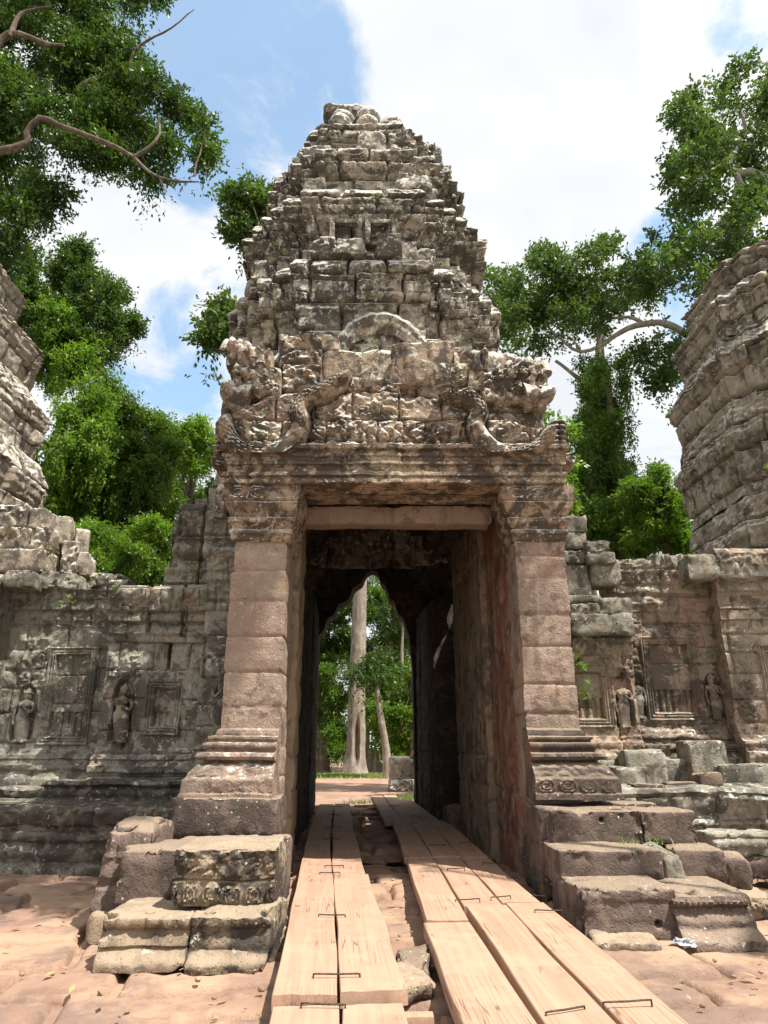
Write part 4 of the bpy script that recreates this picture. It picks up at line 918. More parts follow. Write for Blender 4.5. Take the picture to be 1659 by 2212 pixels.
# plinth in two steps
PL = lambda z0, z1: [(.10, z0 - .1), (.10, z0 + .10), (.04, z0 + .14), (.07, z0 + .20), (.07, z0 + .26), (-.02, z0 + .32), (-.02, z0 + .45*(z1 - z0)), (.03, z0 + .5*(z1 - z0)), (.03, z0 + .58*(z1 - z0)), (-.01, z0 + .62*(z1 - z0)), (.06, z0 + .75*(z1 - z0)), (.09, z1 - .05), (.04, z1), (-1.3, z1 + .03)]
def pl_hf(seed):
    def f(U, Z, D):
        h, t = masonry(U, Z, .36, (.6, 1.2), seed, .035, .018, .05, .02); P = np.stack([U, Z, D], -1)
        return np.where(D > -.1, h + scallop(U, .13, .02)*(np.abs(Z - .27) < .06) + foliage(U, Z, .1, .03, seed)*(Z > .55) - .10*np.clip(fbm(P, 1.3, 4, seed) - .1, 0, 1), 0), t
    return f
V, F, t = sweep([(-9, 10.35), (-2.2, 10.35)], PL(0, .82), False, .03, .03, pl_hf(5), (.03, 0), 5); mk('lower_plinth', V, F, M['dark'], wl, t, 50)
V, F, t = sweep([(-5.2, 12.2), (-5.2, 11.35), (-2.2, 11.35)], [(.05, .75), (.05, .84), (0, .87), (.03, .93), (.03, .97), (-.02, .99), (.04, 1.06), (.02, 1.10), (-1.0, 1.12)], False, .03, .02, pl_hf(6), (.02, 0), 6); mk('upper_plinth', V, F, M['dark'], wl, t, 50)
V, F, t = sweep([(-9, 12.3), (-4.8, 12.3)], [(.05, .6), (.05, .92), (0, .95), (-.8, .98)], False, .04, .03, pl_hf(7), (.03, 0), 7); mk('upper_plinth', V, F, M['dark'], wl, t, 50)

# ---- right of the gate
wr = thing('enclosure_wall', 'sunlit reddish carved wall on the right of the gate with baluster false window and niches', 'wall', (4.9, 13, 0))
bay(wr, 'wall_bay', 2.3, 4.30, .95, 3.75, 12.2, M['wallr'], 211, corn=.65, cd=.26, niches=[(4.06, 1.93, .30, .95)], bands=[(3.9, 4.28, 2.75, 3.1, .07), (3.9, 4.28, 1.72, 1.9, .08)], frames=[(3.18, 3.84, 1.95, 2.95)], base=BASEM(1.18, .9), cracks=[((3.25, 3.7), (3.2, 2.9), .02), ((3.2, 2.85), (3.42, 2.8), .02), ((3.44, 2.8), (3.44, 2.5), .02)])
false_window(wr, 3.13, 3.88, 1.90, 2.98, 12.2, M['wallr'], 41, .45)
devata(wr, 4.06, 1.90, .84, 12.18, M['wallr'], 3, headless=True, arm=1)
bay(wr, 'wall_bay', 4.25, 6.25, .95, 5.0, 13.0, M['wallr'], 212, top=lambda x: 4.88 + .05*np.sin(x*3), corn=1.0, niches=[(4.60, 2.12, .34, .78), (5.98, 2.10, .32, .78)], arches=[(5.0, 3.75, .40, .5), (5.6, 3.75, .36, .45)], bands=[(4.35, 4.85, 3.0, 3.9, .09), (5.7, 6.2, 2.95, 3.3, .09), (4.5, 6.1, 1.75, 2.05, .08)], frames=[(4.78, 5.70, 2.08, 3.50)], base=BASEM(1.3, 1.4))
false_window(wr, 4.74, 5.77, 2.04, 3.56, 13.0, M['wallr'], 42, .36)
devata(wr, 4.60, 2.08, .74, 12.95, M['wall'], 4, headless=True, arm=-1)
devata(wr, 5.98, 2.06, .82, 12.95, M['wallr'], 6)
bay(wr, 'corner_pilaster', 6.12, 8.6, .9, 5.1, 12.6, M['wallr'], 213, corn=1.3, cd=.22, bands=[(6.22, 6.48, 1.9, 3.6, .07)], frames=[(6.75, 7.6, 2.0, 3.3)], base=BASEM(1.2, 1.2))
false_window(wr, 6.70, 7.7, 1.95, 3.36, 12.6, M['wallr'], 43, .4)
stones(wr, 'gable_stones', M['wall'], [(1212, 1270, 1110, 1150, 12.5, .7, 's'), (1214, 1268, 1150, 1186, 12.5, .7), (1216, 1268, 1186, 1216, 12.45, .7, 'f'), (1216, 1274, 1216, 1290, 12.5, .7), (1266, 1318, 1166, 1196, 12.4, .6, 'f'), (1270, 1330, 1190, 1218, 12.35, .6), (1276, 1340, 1216, 1262, 12.45, .6), (1216, 1300, 1284, 1304, 12.3, .7)], 460)
stones(wr, 'coping_stones', M['wall'], [(1240, 1312, 1302, 1345, 11.95, .8, 'f'), (1300, 1366, 1290, 1332, 11.95, .8, 's'), (1236, 1368, 1322, 1372, 11.9, .6), (1330, 1420, 1206, 1234, 12.9, .7, 'm'), (1412, 1482, 1196, 1230, 12.9, .7, 'm'), (1470, 1545, 1200, 1232, 12.95, .7, 's'), (1490, 1680, 1196, 1250, 12.4, .8, 's')], 480)
V, F, t = sweep([(2.4, 10.55), (9, 10.55)], PL(.12, 1.04), False, .03, .03, pl_hf(8), (.03, 0), 8); mk('lower_plinth', V, F, M['wall'], wr, t, 50)
stones(wr, 'foundation_stones', M['wall'], [(1290, 1330, 1640, 1690, 11.9, .5), (1355, 1440, 1620, 1700, 11.6, .6), (1330, 1400, 1655, 1700, 11.5, .5, 's'), (1500, 1570, 1600, 1690, 12.0, .6), (1430, 1520, 1640, 1700, 12.2, .6), (1560, 1680, 1650, 1700, 11.8, .6, 's')], 500)
stones(wr, 'fallen_stones', M['step'], [(1370, 1440, 1692, 1712, 10.9, .35), (1505, 1560, 1668, 1702, 11.2, .35, None, .3), (1440, 1510, 1690, 1704, 11.2, .3), (1340, 1420, 1735, 1770, 10.0, .6)], 515)

# ---- the two side towers
tl = thing('side_tower', 'pale eroded carved side tower at the left edge of the wall', 'tower', (-11.3, 16, 0))
def side(parent, cx, cy, tiers, seed):
    # eroded towers: every storey swells outward above a deep undercut, corners rounded by weather
    for i, (r0, z0, r1, z1) in enumerate(tiers):
        H = z1 - z0; q = np.array(plan(0, 0, 1.0)); a = np.arctan2(q[:, 1], q[:, 0]); circ = np.stack([np.cos(a), np.sin(a)], -1)
        pl = (q*.62 + circ*.40)*r0*.93; path = [(cx + x, cy + y) for x, y in pl]
        e = r1 - r0
        prof = [(-.02, z0), (-.04, z0 + .10*H), (.02, z0 + .22*H), (.05, z0 + .36*H), (.05, z0 + .44*H), (.10, z0 + .47*H), (.11, z0 + .55*H), (.15, z0 + .58*H), (.15, z0 + .66*H), (.10, z0 + .68*H), (.08 + e*.45, z0 + .80*H), (.06 + e*.65, z0 + .90*H), (.02 + e*.9, z0 + .98*H), (e - .4, z1 + .02)]
        def hf(U, Z, D, i=i, z0=z0, H=H):
            h, t = masonry(U, Z, H*.27, (.5, .95), seed + i, .16, .026, .07, .012, .06, .14)
            P = np.stack([U*.7, Z, 0*U + seed + i], -1); k = (Z - z0)/H
            h = h - .10*np.clip(fbm(P, 1.0, 4, seed + i) - .1, 0, 1) + .04*fbm(P, .8, 3, seed + 5 + i) + np.where((k > .58) & (k < .95), foliage(U, Z, .13, .05, seed + i), foliage(U, Z, .2, .02, seed))
            return h, t
        V, F, t = sweep(path, prof, True, .042, .036, hf, (.016, 0), seed + i)
        mk('tower_tier', V, F, M['side'], parent, t, 60)
side(tl, -12.5, 16.0, [(3.6, 4.6, 3.62, 6.8), (3.62, 6.75, 3.4, 8.9), (3.4, 8.85, 2.95, 10.9), (2.95, 10.85, 2.3, 12.8), (2.25, 12.75, 1.6, 14.4)], 61)
tr = thing('side_tower', 'broad bulging eroded side tower cut off by the right edge above the wall', 'tower', (11.1, 16, 0))
side(tr, 11.4, 16.0, [(3.65, 4.6, 3.65, 7.0), (3.65, 6.95, 3.6, 9.2), (3.6, 9.15, 3.3, 11.2), (3.3, 11.15, 2.9, 12.7), (2.85, 12.65, 2.5, 13.7)], 71)
V, F = lump((11.4, 16, 13.6), (2.2, 2.2, .35), 5, 40, .2); mk('lotus_crown', V, F, M['side'], tr, np.full(len(V), .4), 50)
V, F = lump((-12.5, 16, 14.1), (1.2, 1.2, .6), 6, 40, .2); mk('lotus_crown', V, F, M['side'], tl, np.full(len(V), .4), 50)

# ================================================================== LOOSE STONES AT THE FOOT OF THE GATE
def loose(name, label, c, size, mat, seed, rot=0, res=.022, rnd=.03, amp=.018, chip=.07, taper=0, carve=None, tilt=(0, 0), cat='stone block', tint=.5, holes=(), group=None):
    V, F = stone(c, size, rot, seed, res, rnd, amp, chip, taper, carve, tilt)
    base = (c[0], c[1], c[2] - size[2]/2)
    for hx, hz, hr in holes:    # drilled socket in the front face
        d = np.hypot(V[:, 0] - hx, V[:, 2] - hz); m = (d < hr*1.6) & (V[:, 1] < c[1] - size[1]*.3)
        V[m, 1] += .10*np.exp(-(d[m]/hr)**4)
    o = mk(name, V, F, mat, None, np.full(len(V), tint), 50, loc=base)
    return tag(o, label, cat, group)
def band_carve(seed, rows):
    def f(S, T, sx, sz):
        h = 0*S; q = (T + sz)/(2*sz)
        for a, b, kind, amp in rows:
            m = (q > a) & (q < b)
            if kind == 'leaf': h = h + m*scallop(S, .115, amp)
            elif kind == 'fol': h = h + m*foliage(S, T, .06, amp, seed)
            elif kind == 'ros': h = h + m*rosettes(S, q, (a + b)/2, .07, .17, amp)*0 + m*rosettes(S, T, ((a + b)/2*2 - 1)*sz, .07, .17, amp)
            elif kind == 'tooth': h = h + m*np.abs(np.sin(np.pi*(S + T*.6)/.05))*amp
            elif kind == 'in': h = h - m*amp
        return h + .015*fbm(np.stack([S, T, 0*S + seed], -1), 6, 3, seed)
    return f
def flare(rows, amt):       # moulded plinth stone: front swells toward its foot
    def f(S, T, sx, sz):
        q = (T + sz)/(2*sz)
        return amt*np.interp(q, [0, .18, .3, .36, .45, .62, .70, .78, .92, 1], [1.0, .9, .55, .4, .42, .22, .10, .30, .30, .12]) + rows(S, T, sx, sz)
    return f
loose('plinth_stone', 'cream moulded plinth stone on the paving, lower left end of the left stack', (-1.86, 6.55, .165), (.72, .72, .37), M['block'], 601, .02, .018, .05, .015, .08, 0, flare(band_carve(1, [(.72, .97, 'leaf', .03), (.36, .44, 'in', .02)]), .20))
loose('plinth_stone', 'grey moulded plinth stone on the paving beside the walkway, under the largest squared block', (-1.18, 6.56, .185), (.66, .72, .41), M['crust'], 602, -.02, .018, .06, .018, .09, 0, flare(band_carve(2, [(.1, .25, 'tooth', .012), (.75, .95, 'leaf', .02)]), .20), tint=.05)
loose('carved_block', 'large squared block with pale top and crusted carved front, upper right of the left stack', (-1.33, 6.82, .585), (.84, .92, .44), M['crust'], 603, .03, .015, .022, .012, .05, 0, band_carve(3, [(.84, .97, 'fol', .03), (.55, .82, 'fol', .035), (.42, .47, 'in', .02), (.08, .36, 'ros', .03)]), tint=.75)
loose('squared_block', 'plain brown squared block in the left stack, left of the pale topped block', (-2.02, 7.25, .50), (.74, .70, .46), M['step'], 604, .0, .018, .025, .012, .08)
loose('eroded_block', 'deeply eroded moulded end block with knobbly lichened side, left end of the left stack', (-2.42, 7.62, .52), (.54, .85, .76), M['step'], 605, .05, .02, .10, .03, .14, .10, flare(band_carve(5, [(.62, .9, 'leaf', .03), (.3, .4, 'in', .03)]), .12))
loose('rubble_stone', 'sand coloured foundation stone half buried behind the left stack', (-2.45, 7.35, .06), (.5, .8, .28), M['block'], 606, .2, .03, .09, .03, .1)
loose('rubble_stone', 'flat chipped stone at the foot of the left pier by the walkway edge', (-.98, 6.85, .06), (.34, .8, .20), M['block'], 607, .1, .03, .08, .03, .1)
loose('stair_block', 'plain brown block in the left stack just under the pier pedestal', (-1.62, 7.95, .36), (1.2, 1.1, .62), M['step'], 608, 0, .03, .05, .015, .06)
# right stair
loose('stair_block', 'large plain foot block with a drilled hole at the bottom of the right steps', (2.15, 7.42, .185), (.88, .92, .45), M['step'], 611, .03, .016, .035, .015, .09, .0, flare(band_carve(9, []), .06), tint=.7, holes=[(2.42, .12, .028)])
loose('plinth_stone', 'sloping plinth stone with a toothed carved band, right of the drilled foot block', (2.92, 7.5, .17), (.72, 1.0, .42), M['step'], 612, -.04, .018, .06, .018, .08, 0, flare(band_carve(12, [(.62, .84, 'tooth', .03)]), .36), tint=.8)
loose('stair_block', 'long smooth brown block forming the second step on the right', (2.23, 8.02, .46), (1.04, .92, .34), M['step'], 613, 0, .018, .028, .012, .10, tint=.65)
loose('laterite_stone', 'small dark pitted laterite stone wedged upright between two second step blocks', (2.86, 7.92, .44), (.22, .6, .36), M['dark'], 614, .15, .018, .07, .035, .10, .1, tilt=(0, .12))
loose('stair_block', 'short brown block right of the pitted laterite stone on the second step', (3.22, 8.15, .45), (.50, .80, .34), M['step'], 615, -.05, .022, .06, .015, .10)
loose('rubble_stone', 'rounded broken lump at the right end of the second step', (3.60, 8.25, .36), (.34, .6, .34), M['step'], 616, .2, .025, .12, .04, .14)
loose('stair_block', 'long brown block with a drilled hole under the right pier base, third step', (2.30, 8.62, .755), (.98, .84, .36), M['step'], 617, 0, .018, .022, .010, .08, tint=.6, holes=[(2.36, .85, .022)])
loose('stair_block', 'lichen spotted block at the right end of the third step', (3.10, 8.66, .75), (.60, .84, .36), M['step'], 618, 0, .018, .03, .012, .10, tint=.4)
loose('carved_block', 'fallen moulded block with a row of beads, propped below the right plinth', (4.42, 9.55, .47), (.90, .5, .27), M['wall'], 619, .06, .02, .04, .015, .06, 0, band_carve(19, [(.4, .62, 'leaf', .03), (.7, .8, 'in', .02)]))
loose('rubble_stone', 'plain brown block lying under the beaded block on the right', (4.62, 9.6, .21), (.92, .6, .26), M['step'], 620, .04, .025, .06, .02, .08)
loose('carved_block', 'worn ribbed stone sunk in the paving beyond the toothed plinth stone', (3.62, 7.95, .09), (.62, .6, .26), M['block'], 621, -.25, .02, .08, .02, .1, .05, band_carve(21, [(.5, .9, 'tooth', .02)]))
loose('rubble_stone', 'flat tan slab lying at the foot of the drilled foot block', (2.02, 6.72, .03), (.55, .42, .12), M['block'], 622, -.15, .022, .05, .018, .08, tint=.7)
loose('rubble_stone', 'low broken slab resting between the two plank walkways', (.16, 5.55, .05), (.30, .5, .14), M['block'], 623, .2, .022, .05, .02, .08)
loose('rubble_stone', 'tilted reddish slab under the left edge of the right walkway', (.22, 5.95, .05), (.26, .7, .16), M['step'], 624, -.1, .022, .04, .02, .06, tilt=(.2, 0))
loose('rubble_stone', 'brick red stone lying against the right passage wall far inside', (1.38, 14.6, .25), (.4, .6, .55), M['step'], 625, .2, .03, .08, .03, .1)

# crumpled plastic beside the right steps
V, F = lump((2.55, 6.72, .03), (.07, .05, .028), 8, 26, .9, 3.0); tag(mk('plastic_wrapper', V, F, M['plastic'], None, None, 30, loc=(2.55, 6.72, 0)), 'crumpled clear plastic wrapper on the ground by the right steps', 'litter')

# ================================================================== PLANK WALKWAYS
def plank(label, a, b, wid, z, thick=.085, seed=0, group=None, za=None, notch=None):
    a, b = np.array(a, float), np.array(b, float); L = np.linalg.norm(b - a); t = (b - a)/L; n = np.array([t[1], -t[0]])
    r = np.random.default_rng(seed)
    nl, nw = max(8, int(L/.06)), 8
    S, W_ = np.meshgrid(np.linspace(0, L, nl), np.linspace(-1, 1, nw), indexing='ij')
    P1 = np.stack([S*.8 + seed*9, 0*S, 0*S], -1)
    we = wid/2*(1 + 0*S) + .010*vnoise(np.stack([S*1.2 + seed*7, np.sign(W_)*3, 0*S], -1), seed)
    Xo = W_*we; z_ = z + (((za - z)*(1 - S/L)) if za is not None else 0) + .006*vnoise(np.stack([S*.9, W_*.8, 0*S + seed], -1), 2)
    en = .012*vnoise(np.stack([W_*6, 0*S + seed, 0*S], -1), 5)*((S < .01) | (S > L - .01))
    top = np.stack([a[0] + t[0]*(S + en) + n[0]*Xo, a[1] + t[1]*(S + en) + n[1]*Xo, z_], -1)
    bot = top - [0, 0, thick]
    bev = top.copy(); bev[..., 2] -= .006
    k = 1 - .012/wid
    top[..., :2] = top[..., :2]*1; V = []
    # local coords: length along y so that the grain follows the plank
    def loc(P): d = P[..., :2] - a; return np.stack([d @ n, d @ t, P[..., 2] - z], -1)
    T_ = loc(top); T_[..., 0] *= k; T_[..., 1] = np.clip(T_[..., 1], -9, 99)
    B_ = loc(bev); D_ = loc(bot)
    V = np.concatenate([T_.reshape(-1, 3), B_.reshape(-1, 3), D_.reshape(-1, 3)]); N = nl*nw
    F = [gridfaces(nl, nw)[:, ::-1], gridfaces(nl, nw, base=2*N)]
    per = [i*nw for i in range(nl)] + [(nl - 1)*nw + j for j in range(1, nw)] + [i*nw + nw - 1 for i in range(nl - 2, -1, -1)] + [j for j in range(nw - 2, 0, -1)]
    per = np.array(per); nx = np.roll(per, -1)
    for A_, B2 in ((0, N), (N, 2*N)): F.append(np.stack([per + A_, nx + A_, nx + B2, per + B2], -1))
    o = mk('plank', V, F, M['wood'], None, None, 30)
    o.location = (a[0], a[1], z); o.rotation_euler = (0, 0, math.atan2(t[1], t[0]) - math.pi/2)
    return tag(o, label, 'plank', group)
def lerp(a, b, t): return (a[0] + (b[0] - a[0])*t, a[1] + (b[1] - a[1])*t)
GL, GR = 'planks of the left walkway', 'planks of the right walkway'
ZL = .20
plank('cut off plank nearest the viewer, outer edge of the left walkway', (-.36, 3.4), (-.46, 4.83), .38, ZL - .05, .09, 1, GL)
plank('cut off plank nearest the viewer on the inner side of the left walkway', (.03, 3.4), (-.07, 4.86), .36, ZL - .05, .09, 2, GL)
plank('long pale plank on the outer side of the left walkway before the doorway', (-.47, 4.85), (-.80, 9.02), .395, ZL, .085, 3, GL)
plank('long pale plank on the inner side of the left walkway before the doorway', (-.06, 4.92), (-.385, 9.0), .40, ZL, .085, 4, GL)
plank('half shaded outer plank of the left walkway inside the doorway', (-.81, 9.04), (-1.13, 13.4), .38, ZL, .08, 5, GL)
plank('half shaded inner plank of the left walkway inside the doorway', (-.41, 9.02), (-.71, 13.4), .38, ZL, .08, 6, GL)
plank('outer plank of the left walkway at the far end of the passage', (-1.14, 13.43), (-1.48, 19.4), .38, ZL, .08, 7, GL)
plank('inner plank of the left walkway at the far end of the passage', (-.73, 13.42), (-1.08, 19.6), .38, ZL, .08, 8, GL)
ZR = .20
plank('split plank nearest the viewer along the inner side of the right walkway', (.66, 3.3), (.53, 6.66), .40, ZR, .10, 11, GR)
plank('middle plank of three nearest the viewer on the right walkway', (1.09, 3.3), (.945, 7.25), .37, ZR + .01, .10, 12, GR)
plank('outermost plank nearest the viewer beside the right steps', (1.50, 3.3), (1.34, 7.42), .37, ZR, .10, 13, GR)
plank('inner plank of the right walkway under the door lintel', (.545, 6.68), (.47, 10.1), .36, ZR + .01, .085, 14, GR)
plank('middle plank of the right walkway under the door lintel', (.93, 7.28), (.84, 10.2), .36, ZR, .085, 15, GR)
plank('outer plank of the right walkway under the door lintel, against the right pier', (1.31, 7.45), (1.22, 10.15), .36, ZR, .085, 16, GR)
plank('inner plank of the right walkway in the dark middle of the passage', (.46, 10.12), (.33, 14.9), .36, ZR + .03, .085, 17, GR)
plank('middle plank of the right walkway in the dark middle of the passage', (.83, 10.22), (.70, 14.85), .35, ZR + .03, .085, 18, GR)
plank('outer plank of the right walkway in the dark middle of the passage', (1.205, 10.18), (1.06, 14.9), .35, ZR + .03, .085, 19, GR)
plank('inner plank of the right walkway at the far end of the passage', (.20, 14.93), (-.22, 22.6), .36, ZR + .01, .085, 20, GR)
plank('middle plank of the right walkway at the far end of the passage', (.58, 14.9), (.16, 22.9), .36, ZR + .01, .085, 21, GR)
plank('outer plank of the right walkway at the far end of the passage', (.95, 14.93), (.60, 20.9), .34, ZR + .01, .085, 22, GR)
# bent iron staples (dogs) hammered across the joints
def staple_mesh():
    me_pts = [(-.15, 0, -.05), (-.15, .004, .012), (-.135, .004, .022), (0, 0, .020), (.135, -.004, .022), (.15, -.004, .012), (.15, 0, -.05)]
    return tube(me_pts, .0062, 8, .02)
SV, SF = staple_mesh(); st0 = None
def staple(x, y, rot, label, sc=1.0, z=ZL):
    global st0
    if st0 is None:
        st0 = mk('iron_staple', SV, SF, M['iron'], None, None, 40); o = st0
    else: o = st0.copy(); C.objects.link(o)
    o.location = (x, y, z); o.rotation_euler = (0, rng.uniform(-.05, .05), rot); o.scale = (sc*.86, sc*.86, .9)
    tag(o, label, 'staple', 'iron staples across the plank joints')
for (u, v, z, rot, sc, lab) in [
    (698, 2178, ZL - .05, .06, 1.0, 'straight iron staple at the very bottom of the left walkway, nearest the viewer'),
    (727, 2112, ZL, .10, 1.15, 'long staple just behind the front ends of the two long pale left planks'),
    (717, 1982, ZL, .0, .9, 'small staple alone midway along the two long pale left planks'),
    (712, 1889, ZL, .05, .9, 'staple just in front of the shadow edge on the left walkway'),
    (722, 1874, ZL, -.02, .9, 'staple lying in the shadow edge on the left walkway, behind its sunlit twin'),
    (716, 1815, ZL, .0, .9, 'nearest of the staples wholly in the shade on the left walkway'),
    (722, 1789, ZL, .0, .9, 'staple in the shade over the second butt joint of the left walkway'),
    (724, 1762, ZL, .0, .9, 'staple in deep shade near the far third of the left walkway'),
    (726, 1744, ZL, .0, 1.0, 'farthest staple of the left walkway, at the bright far end'),
    (1222, 2190, ZR, .42, 1.0, 'slanted staple with raised leg at the bottom between inner and middle right planks'),
    (1356, 2172, ZR + .01, .12, 1.1, 'staple with raised leg at the bottom between middle and outer right planks'),
    (1185, 1972, ZR, .06, .95, 'staple across the middle and outer right planks, beside the lowest right step'),
    (1010, 1948, ZR + .01, .05, .9, 'staple over the sunlit butt joint of the inner right planks'),
    (1082, 1942, ZR + .01, .3, .8, 'slanted staple over the sunlit butt joint of the middle right planks'),
    (1165, 1940, ZR, -.7, .55, 'short twisted staple by the foot of the right pier'),
    (985, 1880, ZR + .01, .0, .8, 'staple in the shadow edge between inner and middle right planks'),
    (1060, 1868, ZR + .01, .15, .8, 'staple in the shadow edge between middle and outer right planks'),
    (945, 1828, ZR + .03, .0, .9, 'shaded staple over the joint under the door lintel, inner right planks'),
    (1010, 1822, ZR + .03, .1, .9, 'shaded staple over the joint under the door lintel, outer right planks'),
    (905, 1765, ZR + .01, .1, 1.0, 'far staple beside the small sunlit patch on the right walkway'),
    (852, 1742, ZR + .01, .1, 1.0, 'farthest staple on the right walkway, before the bright end')]:
    _, yc, zc = ray(u, v); t = (z - EYE)/zc; staple(ray(u, v)[0]*t, yc*t, rot, lab, sc, z + .002)
# timber offcut under the front of the left walkway
V, F = stone((.16, 4.92, .04), (.28, .10, .08), .0, 77, .02, .01, .004, .0); tag(mk('timber_offcut', V, F, M['wood'], None, None, 40, loc=(.16, 4.92, 0)), 'short squared timber offcut by the front end of the left walkway', 'timber')
for o_ in (): pass

# ================================================================== TREES
def crown(clumps, nper, leaf, seed, up=.35, droop=0., vine=0., spray=9, twig=.32, aspect=.42, shell=.55):
    # clumps: (centre, radius) -> sprays of folded leaves spread through each clump's volume, denser toward its outside
    r = np.random.default_rng(seed); Ps, Ds = [], []
    cs = np.array([c for c, _ in clumps]); rs = np.array([q for _, q in clumps])
    wts = rs**2; cnt = np.maximum(3, (nper*wts/wts.sum()/spray).astype(int))
    for c, q, n in zip(cs, rs, cnt):
        # a clump breaks into a few lobes with gaps between them
        nl = max(3, int(4 + q*2.0)); lob = r.normal(size=(nl, 3)); lob /= np.linalg.norm(lob, axis=1, keepdims=True); lob *= (q*r.uniform(.35, .95, (nl, 1))); lob[:, 2] *= .8
        lr = q*r.uniform(.22, .52, nl)
        k = r.choice(nl, n, p=lr**2/(lr**2).sum())
        d = r.normal(size=(n, 3)); d /= np.linalg.norm(d, axis=1, keepdims=True)
        rad = lr[k]*np.minimum(np.abs(r.normal(size=n))*.62 + .12, 1.7)
        P = c + lob[k] + d*rad[:, None]*np.array([1, 1, .75])
        D = d*.8 + (lob[k]/q)*.4 + np.array([0, 0, .15 - droop]) + r.normal(size=(n, 3))*.35
        if vine: hang = r.random(n) < vine; D[hang] = np.array([0, -.1, -1.6]) + r.normal(size=(hang.sum(), 3))*.12
        Ps.append(P); Ds.append(D/np.linalg.norm(D, axis=1, keepdims=True))
    P, D = np.concatenate(Ps), np.concatenate(Ds); n = len(P)
    tw = leaf*twig*8
    t = r.random((n, spray)); tw = np.where(D[:, 2] < -.85, tw*3.2, tw)[:, None, None]
    base = P[:, None] + D[:, None]*(t[..., None]*tw) + r.normal(size=(n, spray, 3))*leaf*.25
    A = D[:, None]*.6 + r.normal(size=(n, spray, 3))*.65 - np.array([0, 0, .15 + droop]); A /= np.linalg.norm(A, axis=-1, keepdims=True)
    Nn = r.normal(size=(n, spray, 3))*.8 + np.array([0, 0, up + .5]); B = np.cross(A, Nn); B /= np.linalg.norm(B, axis=-1, keepdims=True) + 1e-9
    Nn = np.cross(B, A)
    L = leaf*r.uniform(.65, 1.25, (n, spray, 1)); W_ = L*aspect
    v0 = base; v1 = base + A*L*.5 + B*W_*.5 + Nn*L*.07; v2 = base + A*L - Nn*L*.08; v3 = base + A*L*.5 - B*W_*.5 + Nn*L*.07
    V = np.stack([v0, v1, v2, v3], 2).reshape(-1, 3)
    F = np.arange(len(V)).reshape(-1, 4)
    tint = np.repeat(np.clip(r.random((n, 1))*.6 + r.random((n, spray))*.42, 0, 1).ravel(), 4)
    return V, F, tint
def cl(u, v, Y, rpx):
    p = at(u, v, Y); x, y, z = ray(u, v); return p, rpx/FPX*Y/y*(1/ math.sqrt(1))
def limb(px_pts, Y, r0, r1, wob=.25, seed=0, ns=9):
    r = np.random.default_rng(seed); n = len(px_pts)
    P = [at(u, v, (Y if np.isscalar(Y) else Y[i]) + r.uniform(-wob, wob)) for i, (u, v) in enumerate(px_pts)]
    return tube(P, np.linspace(r0, r1, n), ns, .3, .03, seed)
def tree(name, label, base, top, r0, r1, clumps, nleaf, leaf, lmat, bmat, seed, limbs=(), group=None, lean=(0, 0), twigs=True, **kw):
    base = np.array(base, float); t = thing(name, label, 'tree', base, group)
    top = np.array(top, float); r = np.random.default_rng(seed)
    mid = [base + (top - base)*q + np.array([r.uniform(-.25, .25), r.uniform(-.2, .2), 0])*q*(1 if lean == (0, 0) else 0) for q in (0, .04, .12, .35, .65, 1)]
    b = Bag(); V, F = tube(mid, [r0*1.9, r0*1.35, r0*1.08, r0, (r0 + r1)/2, r1], 14, .25, r0*.12, seed); b.add(V, F, .5)
    b.build('trunk', bmat, t, 60)
    for l in limbs: mk('limb', *l, bmat, t, None, 60)
    if twigs:
        for c, q in clumps[:14]:
            qq = r.uniform(.8, 1); s = top*qq + base*(1 - qq)
            m = (s + c)/2 + r.normal(size=3)*q*.25
            V, F = tube([s, m, c, c + (c - m)*.08], [r1*.5, r1*.34, r1*.16, r1*.04], 7, .4, .02, seed); mk('limb', V, F, bmat, t, None, 60)
    V, F, tn = crown(clumps, nleaf, leaf, seed, **kw)
    mk('crown', V, F, lmat, t, tn)
    return t
def fill(poly, Y, n, rpx, seed, dY=1.5):     # clumps spread over an outline seen from the path, in real depth
    r = np.random.default_rng(seed); poly = np.array(poly, float); out = []
    lo, hi = poly.min(0), poly.max(0); k = 0
    while len(out) < n and k < 9999:
        k += 1; p = r.uniform(lo, hi); c = False; j = len(poly) - 1
        for i in range(len(poly)):
            if (poly[i, 1] > p[1]) != (poly[j, 1] > p[1]) and p[0] < (poly[j, 0] - poly[i, 0])*(p[1] - poly[i, 1])/(poly[j, 1] - poly[i, 1]) + poly[i, 0]: c = not c
            j = i
        if c: out.append(cl(p[0], p[1], Y + r.uniform(-dY, dY), rpx*r.uniform(.7, 1.3)))
    return out
# big tree leaning in over the left tower
c = fill([(-60, -60), (330, -60), (345, 60), (300, 150), (250, 230), (240, 330), (150, 350), (110, 420), (70, 520), (-40, 560)], 17.4, 60, 50, 1, 1.8) + \
    fill([(260, 160), (330, 140), (400, 210), (425, 270), (445, 340), (450, 385), (380, 370), (300, 385), (268, 340), (250, 230)], 16, 15, 34, 2, .7)
lm = [limb([(-60, 190), (0, 88), (40, 72), (90, 92), (140, 98)], 14.0, .13, .04, .1, 1), limb([(20, 80), (35, 40), (60, 22), (110, 15)], 14.0, .08, .02, .1, 2),
      limb([(-60, 340), (0, 326), (60, 308), (58, 286), (85, 256), (130, 272), (190, 292), (250, 318), (290, 340), (320, 370), (360, 388), (430, 392)], 14.2, .115, .02, .06, 3),
      limb([(290, 340), (320, 320), (345, 290), (340, 250)], 14.2, .06, .02, .05, 4), limb([(170, 190), (220, 165), (270, 152), (300, 100), (370, 60), (420, 20)], 16, .09, .012, .1, 5), limb([(345, 384), (352, 402), (358, 418)], 14.2, .03, .008, .02, 6), limb([(420, 380), (430, 330), (436, 310), (452, 292)], 14.2, .03, .006, .05, 7)]
